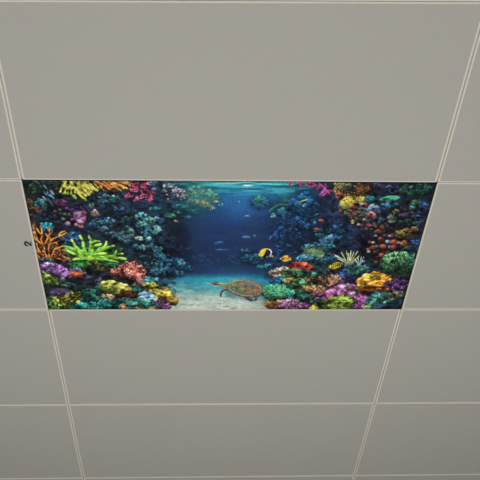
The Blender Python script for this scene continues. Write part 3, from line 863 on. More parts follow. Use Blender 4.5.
blob(76, 259, 1.5, 1.1, 'acd848', 0, .9, None, .3)
stroke([(69, 248), (72, 250)], 1.1, .8, '44b470', '6cd490', .9)
scrib(68, 252, 5, 4, 10, 2.4, .9, ['58b450', '80d058'], 0, (100, 200))
cluster(98, 268, 13, 3.4, 60, 1.2, ['4c4c28', '3c4428', '5c5030', '2c3824'], 5)
# blue reef above the anemone, right middle
cluster(326, 240, 7.5, 6.5, 90, 1.2, ['346ca0', '4884b4', '24548c', '58a0c0'], 0)
cluster(337, 237, 4, 3.6, 30, 1.2, ['24649c', '2c78ac', '1c4878'], 0)
cluster(330.5, 246.5, 3.6, 1.9, 18, 1.2, ['3884b0', '4498bc', '286890'], 0)
cluster(341, 232, 5, 1.7, 16, 1.2, ['1c5070', '24607c'], 0)
cluster(337, 226, 4, 1.7, 16, 1, ['205090', '2c68b0'], -20)
cluster(323, 251, 5, 4, 40, 1.1, ['3c7488', '447c6c', '2c5470', '5c8c74'], 0)
cluster(328, 258, 10, 5, 66, 1.2, ['28486c', '34608c', '1c3458', '2c5864'], 0)
cluster(318, 236, 4, 2.4, 16, 1.1, ['1c5464', '24646c'], 0)
cluster(324, 231, 8, 3, 20, 1.2, ['1c4058', '1c505c'], 0)
cluster(311, 247, 10, 4, 40, 1.2, ['2c7ca8', '3c94b8', '1c5c84', '58b0c4'], -8)
cluster(322, 250, 5, 7, 36, 1.2, ['306c8c', '2c5c7c', '409094'], 0)
cluster(313, 252, 10.5, 5.5, 60, 1.0, ['2c5c4c', '3c7460', '1c4044'], 0)
radial(313, 257, 26, 3, 12, 8, 172, 1.2, '44886c', 'a4c880', .75)
radial(312, 256, 18, 1, 8, 12, 168, 1.1, '3c8468', '90b870', .8)
scrib(312, 252, 9, 4, 34, 2, .7, ['b4cc84', '84b07c', '5c9874', 'd0b060'], 0, (60, 120))
cluster(305, 258, 9, 3, 56, 1.2, ['2c84b0', '3c9cbc', '1c6490', '64b8c8'], -8)
cluster(320, 261, 9, 3, 40, 1.2, ['245c7c', '2c7084', '1c4460'], 0)
tone(330, 243, 18, 14, .82, .0)
tone(312, 253, 17, 11, .82, .12)
# angelfish, orange fish, striped fish
blob(266.2, 253.2, 6, 4.3, '1c2448', -8, 1, .2)
blob(263, 252.6, 4.4, 3.2, 'e8c434', -35, 1, .3, .25)
blob(260.6, 254.8, 2.6, 1.8, 'f0d048', 10, 1, .4)
stroke([(262, 250), (266, 248.9), (270, 250)], 1.1, .8, 'f0d040', 'e8d888')
stroke([(269, 249.5), (271, 252), (269.6, 256.5)], 1.3, 1.1, 'd8dce8', 'f0f0f0')
stroke([(263.8, 257), (265.6, 254), (266.4, 250.8)], 2.6, 1.8, '101430', '101430')
stroke([(266.5, 257), (269.4, 254), (269.6, 251)], 1.1, .8, '1a2860', '101838')
blob(271.8, 256.3, 1.2, .9, 'c8a83c', 30, .95)
tone(278, 254, 3.5, 5, .7, .1)
blob(267, 257, 1, .5, 'c8ccd8', 0, .8)
blob(259.6, 252.8, .5, .5, '302818', 0, .8)
blob(285, 258.9, 4.1, 2.7, 'f4ac28', 0, 1, .2, .2)
blob(284, 259.3, 2, 1, 'e08820', 0, .7)
blob(280.6, 258.7, 1.4, .9, 'd8b038', 10, 1)
blob(289.9, 259, 1.2, 1.5, 'e8d060', 0, 1)
blob(285.6, 256.2, 2.3, .8, 'e8b83c', 0, .9)
blob(282.6, 258.5, .45, .45, '3a2410', 0, .9)
# pale fan of the anemone
cluster(350, 267, 12, 3.5, 50, 1.1, ['3c6488', '2c4c74', '507c98', '1c3454'], 0)
for x1_, y1_, x2_, y2_, c_ in ((347, 265, 333.5, 254.3, 'd0d4a0'), (347, 265, 341, 252.5, 'c0c898'), (348, 265, 346, 250.5, 'd8dca4'), (349, 265, 350.6, 250.6, 'd4d49c'), (350, 265, 357, 251.5, 'c0c48c'),
                                (349, 265, 353.5, 252, 'ccd098'), (347, 264, 338, 259, 'b0b88c'), (348, 263, 337, 256, 'a0ac88'), (351, 264, 358.5, 256, 'b4bc98'), (349, 264, 348, 253.5, 'e4e0ac'),
                                (346, 262, 342.5, 255, 'b8c094')):
    stroke([(x1_, y1_), ((x1_ + x2_) / 2 + (x1_ - x2_) * .12, (y1_ + y2_) / 2 + .6), (x2_, y2_)], 1.15, .85, '6c7450', c_, 1, .2)
for x2_, y2_ in ((354.5, 259), (357.5, 258), (361, 257), (363.5, 256.6), (364, 261), (355, 262)):
    stroke([(358.5, 266), ((358.5 + x2_) / 2, 262), (x2_, y2_)], 1.2, .8, '607078', 'acb8b8', .95, .2)
blob(335, 265.6, 6.6, 2.9, 'e0bc28', -14, 1, .2, .25)
for k in range(6):
    x_ = 330.5 + k * 1.9
    stroke([(x_ + .6, 268.2 - k * .7), (x_ + 1.2, 265.4 - k * .4), (x_ + .4, 263.6 - k * .1)], 1.05, .9, '1c1a16', None, 1)
blob(341, 263.6, 1.6, 1.1, 'd8c040', 0, .9)
blob(329, 267, 1.4, 1, 'd0b43c', 0, .9)
# red and orange polyps down the right side
cluster(384, 240, 12, 17, 90, 1.4, ['3c2428', '50282c', '2c2c40', '44304c'], 10)
for x_, y_, rx_, c_ in ((375, 226.8, 2.2, 'a84030'), (381, 226.8, 2.4, 'b04c34'), (378, 231.2, 3, 'a83c28'), (375.5, 231, 1.5, 'b8a088'), (375.3, 236, 1.6, '70a098'), (380.5, 238.8, 3, 'a03828'), (372.6, 242.6, 1.8, 'b0a478'),
                        (372, 247.5, 2.8, '9c3c30'), (382.5, 246.4, 3.2, 'b04c34'), (378, 251, 2.4, '5c3438'), (381.5, 255, 3, 'b0443c'), (387.5, 253.5, 3, '6c3030'), (376, 262, 2.2, '8c4030'), (387, 241.6, 2.3, '6c9cac'),
                        (393.5, 242, 4, 'b44430'), (398, 242.4, 1.8, '68a098'), (403, 243, 3.5, 'c0682c'), (389.5, 247, 2, '5c9cac'), (393, 247.3, 3.3, '8c3c34'), (390.5, 236.8, 3, '7c3028'), (389, 236, 1.5, '809c90'),
                        (384, 231, 2, '6c3028'), (369, 242, 1.6, '7c6c50'), (368, 249.5, 2.2, '88382c'), (368.3, 251.8, 1.7, '7ca088'), (370, 226, 2, '7c3430'), (376, 246.5, 1.8, '3c7468'), (390, 259, 2.2, '702c28'),
                        (374, 252, 1.7, '9c5034'), (384, 236, 1.6, '44748c'), (377, 257, 1.8, '5c3040'), (366, 229, 2, '5c2c2c'), (358, 224.5, 1.6, '8c8c84'), (352, 223, 1.4, 'c0a878'), (371, 229, 1.6, '4c6c84')):
    blob(x_ + .3, y_ + .7, rx_ * 1.2, rx_ * .95, '181820', 0, .6, .3)
    blob(x_, y_, rx_ * 1.05, rx_ * .78, c_, 0, 1, None, .5)
    blob(x_ - rx_ * .2, y_ - rx_ * .25, rx_ * .4, rx_ * .25, np.clip(C(c_) * 1.4 + .05, 0, 1), 0, .8, .8)
cluster(413, 230, 4.5, 2.6, 34, 1, ['6c4428', '7c5030', '50341c'], -10)
cluster(406, 232, 5, 3.2, 44, 1, ['8c6428', '9c7430', '68481c'], -12)
cluster(399.5, 234, 4.4, 3.8, 50, 1, ['a89034', 'b8a040', '8c7c30', '6c8040'], 0, base='6c6028')
stroke([(407, 246), (402, 249), (397, 252)], 1.6, 1, '7c6834', None, .8)
scrib(412, 247, 9, 7, 60, 1.6, .8, ['243c70', '2c4c80', '1c2c58', '286080'], -20)
cluster(388, 229, 6, 2, 14, 1.2, ['2c485c', '3c5864'], 0)
tone(386, 242, 22, 22, .78, .12)
# green bushy coral, right
cluster(397, 264, 19, 10, 90, 1.5, ['1c5438', '18402c', '205c44'], -5, base='183024')
scrib(398, 262, 18, 10, 200, 2.6, 1.2, ['389c58', '4cb868', '2c8450', '68c878', '30a070'], -8, (20, 160), .3)
scrib(396, 257, 13, 5, 50, 2.4, 1.2, ['84d47c', '60c46c', 'a0dc88', '44b488'], -10, (20, 160), .15)
scrib(394, 262, 14, 6, 26, 2, .8, ['b08840', '8c6030', '70502c'], 0, (0, 180))
scrib(399, 260, 10, 5, 26, 2.4, 1.1, ['143c28', '18482c'], 0, (0, 180))

tone(397, 264, 24, 13, .86, .12)
# ======== bottom band, left
cluster(45, 269, 6, 4.5, 50, 1.2, ['8c58ac', 'a470c4', '7448a0'], 20)
cluster(56, 269, 14, 4.8, 190, 1.15, ['9c64bc', 'b880d8', '8450a8', 'c89ce4', '7040a0'], 18, lit=.28, base='583480')
cluster(64, 273.5, 9, 3, 60, 1.1, ['a068bc', 'bc88d4', '7c48a4'], 22, lit=.2)
cluster(80, 275, 10, 5, 60, 1.4, ['544868', '68567c', '40405c', '5c4c5c'], 30, base='3c3450')
blob(77, 274.5, 6, 2.6, 'd85c30', 10, .95, .5, .25)
blob(79, 275.5, 3.2, 1.5, 'f07038', 15, .8, .8)
stroke([(68, 272), (74, 272.6), (80, 272.4)], 1.5, 1.2, 'c06858', 'd0603c', .8)
cluster(96, 281, 8, 4, 34, 1.2, ['34405c', '3c4c6c', '503c64', '283854'], 20)
for k in range(9):
    t_ = 2 * math.pi * k / 9
    blob(97 + 2.2 * math.cos(t_), 281.8 + 1.5 * math.sin(t_), .8, .6, '746c94', 0, .7)
scrib(51, 279.5, 10, 4.5, 60, 3.2, 1.2, ['5c8c2c', '789c34', '40702c', '90ac3c'], 25, (100, 170))
scrib(52, 279.5, 8, 2.4, 24, 2.6, 1.2, ['b0c04c', '98b440'], 32, (110, 160))
cluster(62, 279, 4, 2.4, 16, 1.1, ['5c5064', '746078', '403c54'], 20)
stroke([(62, 285), (69, 286.5), (76, 289)], 1.6, 1.2, '2c8058', '24644c', .9, .2)
stroke([(66, 283), (73, 284), (77, 288)], 1.4, 1, '246c4c', '1c5444', .9, .2)
stroke([(61, 287), (70, 289), (77, 291)], 1.4, 1, '24684c', '1c503c', .9, .2)
blob(64.5, 285.8, 3.2, 1.3, '6cac88', 10, .85, None, .3)
blob(60, 293.5, 13, 5.4, '3c3460', 2, 1, .15)
blob(60, 292.6, 12, 4.3, '5c4c80', 4, 1, .4, .4)
blob(62, 289.8, 5.4, 1.5, '9c8494', 4, .75, .9)
cluster(58, 294, 11, 3, 60, .8, ['54487c', '604c88', '483c6c'], 0, gap=.15)
scrib(54, 302, 11, 6, 60, 3, 1.2, ['2c6430', '3c7c34', '204c2c', '4c8c3c'], 0, (20, 160))
for _ in range(66):
    x_, y_, h_ = inside(69, 298.5, 16, 6.8, -8)
    blob(x_ + .3, y_ + .7, 1.5, 1.1, '26300f', 0, .8)
    blob(x_, y_, rng.uniform(.9, 1.7), rng.uniform(.7, 1.2), ['d8cc38', 'b8b830', 'e8dc48', '8c9c2c'][rng.integers(4)], rng.uniform(-40, 40), 1, None, .35)
scrib(56, 306, 11, 3.5, 40, 2, 1.2, ['7cac40', '58983c', '9cbc48'], 0, (0, 180))
for x_, y_ in ((68.5, 294.5), (75, 296), (79, 295.5), (67, 300), (70, 299), (59, 300), (81, 301), (56, 298)):
    blob(x_, y_, 1.8, 1.3, 'ecdc4c', rng.uniform(-30, 30), 1, None, .3)
cluster(92, 299, 12, 3, 50, 1.2, ['1c5854', '247068', '1c4448', '2c5c70'], 0)
cluster(93, 306, 17, 3.4, 110, 1.3, ['1c8478', '28a090', '1c6464', '34b09c'], 0)
for k in range(13):
    x_ = 82.5 + k * 1.15
    stroke([(x_ + (89 - x_) * .25, 296), (x_, 289 + .25 * abs(x_ - 89) * .5)], 1.0, .8, '1c7460', '38b090', 1, .2)
cluster(112, 303, 13, 4.5, 120, 1.3, ['1c7c70', '289c88', '1c5c64', '206c80', '34a890'], 0)
cluster(101, 287, 5, 4, 30, 1.3, ['2c788c', '388c9c', '245868'], 0)
# yellow-green plate coral
cluster(113, 289, 14, 5, 70, 1.6, ['5c6c28', '70802c', '44582c'], 8, base='304020')
cluster(116, 286, 14, 4.5, 110, 1.6, ['c0c040', 'd4d058', 'a0a838', 'e0dc70', '8c9c38'], 10, lit=.2, el=1.3)
for x_, y_ in ((105, 282.5), (110, 283), (115, 282.6), (120, 284), (125, 285.5), (129, 288.5), (108, 286), (123, 288), (131, 290)):
    blob(x_, y_, 3, 1.3, 'dcd864', 8, .9, None, .4)
scrib(116, 293, 14, 2.5, 34, 3.4, 1, ['708438', '4c6430', '8c9840'], 5, (-10, 10))
cluster(127, 294.5, 9, 3.8, 90, 1.0, ['6c3820', '5c2c20', '804830', '402020'], -5)
cluster(109, 297, 7, 2.3, 50, 1.1, ['c09c70', 'a87c50', 'd4b080', '80805c'], 12)
stroke([(104, 298), (110, 295.5), (116, 298)], 1.2, 1, 'd09c70', 'b08c60', .9, .2)
cluster(127, 300.5, 5.5, 2, 24, 1.4, ['6cb89c', '88ccb0', '409080'], 5)
cluster(128, 307.5, 9, 2.4, 40, 1.4, ['7cb0b8', '5c949c', '94c4c8'], 0)
# salmon coral
cluster(131, 273, 15, 8, 80, 1.4, ['8c3c3c', '6c2c34', 'a04c44'], 15)
for cx_, cy_, rx_, ry_, n_ in ((117, 271.5, 5.5, 3, 44), (131, 267, 9, 5, 110), (138, 272, 8, 6, 120), (141, 278, 5, 4, 50), (128, 274, 7, 4, 50)):
    for _ in range(n_):
        x_, y_, h_ = inside(cx_, cy_, rx_, ry_, 0)
        c_ = C(['e87868', 'f08878', 'd86050', 'f49c8c', 'f8b4a4'][rng.integers(5)]) * (.75 + .35 * h_)
        blob(x_ + .3, y_ + .6, 1, .9, '6c2424', 0, .5)
        l_ = rng.uniform(.8, 1.8)
        t_ = rng.uniform(30, 150) * math.pi / 180
        stroke([(x_, y_), (x_ + l_ * math.cos(t_), y_ - l_ * math.sin(t_))], 1.15, .9, np.clip(c_, 0, 1), np.clip(c_ * 1.12, 0, 1), 1)
# bottom, between salmon coral and sand
cluster(150, 281, 8, 4, 50, 1.4, ['2c7c8c', '3890a0', '245c74', '4ca4a8'], 0)
cluster(140, 285, 6, 3.4, 40, 1.3, ['745038', '8c5c3c', '3c5c4c', '54402c'], 0)
cluster(147, 293, 14, 5, 90, 1.4, ['1c5c50', '24705c', '1c4444', '2c8068'], 15)
cluster(150, 288, 7, 4, 50, 1.4, ['b0b038', 'c8c048', '7c8c34', '94a038'], 25)
cluster(153, 286, 5, 2.6, 24, 1.7, ['d4c848', 'c8bc40'], 10, el=1.2)
cluster(163, 293, 9, 5, 60, 1.8, ['d0b438', 'e0c84c', 'b49830', '8c7c2c'], 18, base='5c5420', el=1.25)
cluster(160, 297, 7, 2.4, 26, 1.6, ['d8c44c', 'b8a038'], 10, el=1.2)
cluster(171, 299.5, 6, 4.4, 50, 1.4, ['b48828', 'c8a038', '8c6c24', 'a87c28'], 25)
cluster(147, 298, 9, 4.5, 46, 1.8, ['5c8cb8', '80b4d8', '4470a0', 'a4d4ec'], 20, base='284468', el=1.25)
cluster(153, 303, 5, 3.4, 22, 1.6, ['6ca4c4', '88c0d8', '407890'], 20, el=1.2)
cluster(142, 303, 9, 4, 60, 1.5, ['2c7c68', '3c9478', '246058', '4cac88'], 8)
cluster(130, 303.5, 7, 3, 40, 1.4, ['3c8c74', '6cb898', '2c6c68'], 0)
cluster(149, 307.5, 7, 2.4, 34, 1.4, ['2c8070', '3c9c84', '206058'], 0)
cluster(163, 304.5, 8, 3.8, 110, .95, ['94508c', 'ac68a4', '6c3c74', '50305c', 'c484b8'], 15)
for p_ in ([(120.5, 304.5), (124, 306.5), (127.5, 309.3)], [(123, 309.6), (124.5, 307)], [(138, 309.5), (142, 308.5), (146, 309.6)], [(140, 309.8), (143, 308.8)], [(150, 309.6), (155, 308.4)]):
    stroke(p_, 1.8, 2.2, 'f07c2c', 'f09c50', 1, .2)

# sea turtle
blob(246, 297, 19, 2.6, '4c7484', 3, .45, .8)
blob(229, 293.5, 6, 3, '386c80', 30, .5, .8)
stroke([(262, 292), (258, 296), (250, 298)], 3, 2, '48585c', None, .6)
stroke([(219, 284.3), (224, 284.6), (231, 286)], 3.0, 4.6, '8c8c4c', '7c7c48', 1, .2)
stroke([(219, 283.4), (225, 283.6), (230, 284.4)], .9, .9, 'c8bc60', 'a8a050', .9)
blob(214.8, 284, 4.2, 2.1, '3c4038', 3, 1, .2, .3)
for _ in range(34):
    x_, y_, h_ = inside(214.8, 283.9, 3.8, 1.8, 3)
    blob(x_, y_, .5, .38, ['c8c090', '20242c', 'a8a078', '20242c'][rng.integers(4)], 0, .85)
stroke([(211.2, 284.9), (214, 285.8), (218, 285.9)], .7, .7, 'b8b070', None, .9)
stroke([(231, 290), (226, 288.8), (222, 291), (220.6, 296)], 3.6, 2.2, '3c4a50', '4c5c60', 1)
stroke([(229, 288.6), (224, 288.4), (220.5, 292)], 1.0, .8, '7c8c8c', '8c9c98', .8)
stroke([(225, 291.4), (223, 293.4), (222.4, 296.4)], .8, .7, 'b4c0b8', 'd0d8cc', .9)
scrib(223.5, 291, 3, 2, 12, 1, .5, ['1c262c', '6c7c78'], 0)
stroke([(246, 296.5), (249, 299), (253, 300.4), (256.5, 299)], 3.6, 2.0, '343e46', '3c4850', 1)
scrib(250.5, 299, 4.6, 1.7, 34, .9, .5, ['84949c', '1c242c', 'a4b0b0', '1c242c'], 10)
stroke([(247, 300.4), (251, 301.8), (254, 301.2)], .6, .5, '9cacac', None, .8)
blob(245.2, 288.4, 18.3, 8.9, '3c403c', 8, 1, .1)
blob(244.9, 288.0, 17.7, 8.4, '8c8464', 8, 1, .1, .25)
for k in range(54):
    t_ = 2 * math.pi * k / 54
    p_, q_ = 16.8 * math.cos(t_), 7.7 * math.sin(t_)
    a9 = math.radians(9)
    x_, y_ = 245 + p_ * math.cos(a9) - q_ * math.sin(a9), 288.2 + p_ * math.sin(a9) + q_ * math.cos(a9)
    blob(x_, y_, .8, .65, ['a8946c', '5c5c4c', 'a87850', '4c5048', 'a4a48c'][k % 5], 0, .75)
blob(244.4, 287.2, 15, 6.7, '6c7460', 9, 1, .3, .25)
for _ in range(260):
    x_, y_, h_ = inside(244.4, 287.2, 15, 6.6, 9)
    pal_ = ['787c6c', '8c8c5c', '5c6c6c', 'a09c60', '8c9488', '4c544c'] if x_ < 243 else ['787c70', 'b87c50', '6c7c84', 'a0905c', '4c5854', 'c07048']
    blob(x_, y_, rng.uniform(.6, 1.6), rng.uniform(.4, .9), pal_[rng.integers(6)], rng.uniform(-30, 50), .75, None, .25)
for x_, y_, rx_, ry_, c_, t_ in ((242, 288.5, 3.4, 1.8, 'a8a858', 10), (236, 286, 2.8, 1.6, '88905c', 20), (248.5, 285.4, 3.2, 1.5, '6c7c88', 10), (253.5, 285.6, 2.6, 1.4, '507080', 20), (257, 290.4, 4.4, 1.6, 'e47038', -8),
                                 (248, 288.8, 2.4, 1.4, 'c0784c', 30), (242, 284, 3.6, 1.1, 'b89c58', 0), (234, 290, 2.4, 1.2, '6c8078', 30), (251, 292, 3.8, 1.0, '98905c', -5), (240, 292, 3.4, 1, '7c8c6c', 15)):
    blob(x_, y_, rx_, ry_, c_, t_, .75, .5, .2)
for p_ in ([(237, 283), (238.5, 287), (236, 291.5)], [(244.5, 282.4), (246, 287), (245, 294)], [(252, 283.6), (252.5, 288), (252, 293.6)], [(231, 287), (238, 287.6), (246, 287), (253, 288), (260, 289)]):
    stroke(p_, .5, .45, '3c4844', None, .45)
stroke([(250, 283), (257, 285), (261, 289), (261, 292)], 1.3, 1.2, 'c88048', 'd89050', .85)
stroke([(229, 289.5), (236, 293), (244, 295.4), (252, 295.6)], 1.0, 1.0, 'b8a468', 'a89868', .8)
stroke([(228, 284), (233, 281.4), (241, 280.4)], .9, .9, 'a8a47c', None, .7)

tone(246, 288, 17, 8, .92, .3)
# ======== bottom band, right
cluster(277, 279, 9, 4.5, 60, 1.2, ['1c5488', '24689c', '1c4070', '2c7cac'], 0)
cluster(280, 272, 12.5, 4.6, 90, 1.0, ['6c5c54', '544848', '7c6c60'], -10, base='403c40')
for _ in range(110):
    x_, y_, h_ = inside(280, 271.6, 12, 4.3, -12)
    stroke([(x_, y_ + .4), (x_ - .5, y_ - .5)], .95, .8, np.clip(C('b8a898') * (.8 + .35 * h_), 0, 1), 'd8ccbc', .95)
cluster(301, 267.5, 11, 5, 60, 1.3, ['8c2420', 'a02c24', '6c1c20'], 5, base='501c20')
scrib(300, 267, 11, 4.8, 170, 1.6, 1.0, ['d84430', 'e85c3c', 'c03428', 'f07850', 'b02c28'], 5, (30, 150))
cluster(299, 277, 19, 7, 130, 1.5, ['245c48', '2c7454', '1c4438', '6c6c34', '3c8464'], 12)
cluster(289, 280, 6, 3, 40, 1.3, ['98984c', 'b0a858', '6c7c3c', '6c5430'], -20)
cluster(300, 283, 8, 4, 50, 1.4, ['5ca47c', '7cbc8c', '3c8468', '88983c'], 0)
cluster(313, 280, 8, 2.6, 40, 1.3, ['946434', 'a87840', '4c6c40', '6c4c2c'], 0)
cluster(308, 274, 9, 3, 44, 1.3, ['1c5c5c', '287470', '3c8478', '54843c'], 5)
cluster(310, 287, 8, 3, 40, 1.3, ['4c7450', '6c8448', '8c7c3c', '3c5c44'], 0)
cluster(302, 289.5, 5, 2.6, 30, 1.3, ['d0b040', 'b89038', '8c7c38'], 0)
cluster(275.5, 292.5, 14, 7.6, 120, 1.6, ['1c5c48', '24704c', '184438'], 0, base='184034')
for _ in range(230):
    x_, y_, h_ = inside(275.5, 291.5, 13.2, 7, 0)
    c_ = C(['38986c', '50b480', '2c8460', '74cc94', '48a870'][rng.integers(5)]) * (.55 + .6 * h_)
    t_ = math.radians(rng.uniform(20, 160))
    stroke([(x_, y_), (x_ + 1.6 * math.cos(t_), y_ - 1.3 * math.sin(t_))], 1.1, .9, np.clip(c_, 0, 1), np.clip(c_ * 1.25, 0, 1), .95)
cluster(297, 296, 10, 5.5, 60, 1.5, ['1c5c5c', '18484c', '24706c'], 0)
scrib(297, 295, 9.5, 5, 120, 1.8, 1, ['2c8c80', '3ca490', '24746c', '58b898'], 0, (30, 150))
cluster(311, 296, 6, 2.6, 24, 1.3, ['3c6c4c', '2c5848', '5c8450'], 0)
cluster(274, 304.5, 8, 4.4, 90, 1.2, ['c08c2c', 'd8a038', '94681c', 'a87824', '7c5020'], -5)
cluster(276, 308.6, 9, 1.4, 24, 1, ['8c4c5c', '6c3c4c', 'a85c78'], 0)
cluster(301, 306.5, 13, 3.6, 80, 1.2, ['5c3468', '743c7c', '3c2850', '8c4c8c'], 0)
for _ in range(120):
    x_, y_, h_ = inside(290, 304.6, 12.5, 4.6, 2)
    t_ = math.radians(rng.uniform(30, 150))
    c_ = C(['e098d0', 'f0b4e0', 'c878b4', 'd888c4'][rng.integers(4)]) * (.68 + .4 * h_)
    blob(x_ + .3, y_ + .7, 1.1, .9, '5c2c58', 0, .55)
    stroke([(x_, y_), (x_ + 1.7 * math.cos(t_), y_ - 1.4 * math.sin(t_))], 1.2, 1.0, np.clip(c_, 0, 1), np.clip(c_ * 1.1, 0, 1), 1)
cluster(317, 289.5, 9, 4, 50, 1.3, ['a06c48', '8c5c40', '5c4c3c'], 0)
scrib(315, 289, 8.5, 3.4, 60, 2.2, 1, ['e8ac78', 'f4c898', 'cc8c5c', 'a87048'], 0, (10, 170))
cluster(318, 294.5, 6, 2.6, 40, 1.2, ['743c54', '5c3048', '8c4c64'], 0)
cluster(346, 277, 14, 7.5, 120, 1.4, ['1e3868', '28487c', '2c4080', '244c74', '342c60'], -20)
cluster(358, 270, 12, 4.5, 80, 1.3, ['28645c', '2c5c7c', '34785c', '1c4c54'], -5)
cluster(347, 283, 9, 4, 44, 1.3, ['3c2c70', '44387c', '2c2c5c'], -10)
for k in range(5):
    branch(330 + rng.normal(0, 1.6), 286, [150, 122, 98, 70, 42][k], 5.2, 1.6, 'a0603c', 'e4a47c', 4, 24, 2, '4c3028')
scrib(331, 281, 11, 4, 50, 2.6, .9, ['c88860', 'e0a880', 'a0643c', 'd89870'], 0, (40, 140))
stroke([(333, 276), (329, 271.5), (327.5, 269.5)], 1.1, .7, 'd09870', 'e0b08c')
cluster(341, 293, 18, 8, 80, 1.8, ['8c3c7c', '6c2c64', 'a04c8c'], -12, base='5c2858')
cluster(343, 290, 14, 5.4, 90, 1.7, ['cc64b0', 'dc80c4', 'b04c98', 'ec9cd4'], -6, lit=.22)
cluster(331, 294, 6, 4, 36, 1.6, ['c05cac', 'd878c0', 'a0488c'], -40)
cluster(345, 288, 6, 3, 14, 2.4, ['e498c8', 'd880c0'], 0)
cluster(326, 299, 5, 3, 24, 1.4, ['b050a0', '9c4488'], -20)
cluster(317, 301, 7, 2.6, 40, 1.3, ['28405c', '5c7c94', '1c2c44', '94a8b4'], -15)
cluster(355, 295.5, 8, 3, 56, 1.1, ['c488a8', 'a46c90', '8c9c84', 'b078a0'], 0)
cluster(360, 302, 10, 7.5, 190, 1.15, ['9c4490', 'b458a4', '743474', 'c878b8', '5c2c60'], -5, lit=.25, base='4c2450')
cluster(337, 304, 17, 7, 90, 1.8, ['608c28', '74a030', '4c7424'], -6, base='3c5c20')
for _ in range(150):
    x_, y_, h_ = inside(337, 302.5, 16, 6.6, -8)
    c_ = C(['b0cc44', 'c8e058', '94b83c', 'd8e870', '80a838'][rng.integers(5)]) * (.68 + .42 * h_)
    blob(x_ + .3, y_ + .8, 1.8, 1.1, '34501c', 0, .5)
    blob(x_, y_, rng.uniform(1, 2.1), rng.uniform(.6, 1.1), np.clip(c_, 0, 1), rng.uniform(-35, 20), .95, None, .3)
stroke([(340, 297), (346, 299.5), (352, 302), (355, 301)], 2.6, 1.8, 'a4c848', '8cb43c', 1, .25)
stroke([(330, 300), (337, 298), (344, 303)], 2.0, 1.5, 'b0d450', '98bc40', 1, .25)
cluster(314, 307.6, 4.2, 2.2, 26, 1.3, ['e4dc38', 'f0e84c', 'b8b830'], -10)
# orange brain coral
blob(374, 284, 17, 7, '9c4814', -6, 1, .15)
blob(372.5, 288.6, 16, 2.7, 'a84418', -4, 1, .2)
for cx_, cy_, rx_, ry_, t_ in ((371, 279, 13, 6, -10), (366, 283, 9, 5.5, 0), (381, 279.5, 9, 5, 15), (376, 284, 11, 4, 0)):
    cluster(cx_, cy_, rx_, ry_, int(rx_ * ry_ * 1.1), 1.6, ['f4a020', 'ffb830', 'e08818', 'ffc84c', 'd07414'], t_, lit=.15, el=1.4, tilt=-25, gap=.35)
glow(383, 281.5, 7, 3.5, 'c06018', .45)
for p_ in ([(358, 280), (364, 277), (369, 277.5), (376, 274.5)], [(362, 286), (370, 284), (377, 281), (384, 281)], [(366, 280.5), (372, 279.5), (378, 276.5), (385, 277)], [(370, 287.4), (378, 285.8), (387, 285.5)]):
    stroke([(x_, y_ + .8) for x_, y_ in p_], .9, .7, 'a04c10', 'a85014', .75)
    stroke(p_, 1.2, .9, 'ffd058', 'ffbc3c', .8)
blob(371, 287.5, 12, 1.2, '8c2c10', -4, .8, .5)
scrib(372, 290, 15, 1.5, 40, 3, 1.1, ['e07c24', 'd06820', 'b04c18', 'f09030'], -3, (-15, 15))
blob(358.5, 288.5, 2.4, 1.5, 'f0a028', 0, .9, None, .3)
blob(389, 289, 2, 1.3, 'd86c20', 0, .9, None, .3)
stroke([(364, 291.6), (375, 292), (386, 290)], 1.3, .9, '2c1c18', None, .7)
# violet branching coral
cluster(397, 284, 10, 6.5, 34, 1.3, ['34204c', '2c1c40'], 0)
for bx_, by_, an_ in ((394, 291, 112), (396, 291, 84), (399, 291, 60), (392, 290, 140), (401, 289, 78)):
    branch(bx_, by_, an_, 4.4, 1.8, '6c3488', '9c58bc', 4, 24, 2, '281838')
scrib(398, 285, 9, 5.5, 34, 3, 1, ['7c40a0', '8c50b0', '5c3080'], 0, (30, 150))
for x_, y_ in ((391, 276.5), (389, 276), (404, 280.5), (396, 279)):
    blob(x_, y_, .9, .6, 'c89070', 0, .8)
# teal rock with light veins
cluster(377, 300, 13, 8, 100, 1.8, ['20484c', '28585c', '183840', '2c6864'], -35, base='183440')
cluster(384, 296, 9, 3.4, 40, 1.5, ['34746c', '447c84', '285c5c', '5c9c98'], -10)
stroke([(366, 308), (372, 302), (378, 297), (386, 293.5)], 2.2, 1.6, '3c8868', '5cac94', .9, .3)
blob(383, 294, 2.6, 1.2, '8cb4bc', -20, .8, .8)
cluster(366, 308, 4, 1.8, 18, 1.2, ['9cb04c', '5c8444'], 0)
cluster(395, 295, 9, 3.4, 66, 1.2, ['98a078', 'b0b490', '6c7c60', '84703c', '4c6458'], -12, base='40503c')
cluster(390, 301.5, 7, 2.4, 40, 1.4, ['3c9474', '54ac80', '2c6c60'], -15)
cluster(389, 305.5, 12, 3.4, 60, 1.3, ['1c3844', '203048', '28484c', '182838'], -20)
cluster(397, 303, 4.5, 5, 30, 1.3, ['1c2c48', '24385c', '182438'], 0)
scrib(379, 306, 6, 2.4, 14, 3, .8, ['3c3c78', '2c2c5c', '345c60'], 0, (-20, 30))

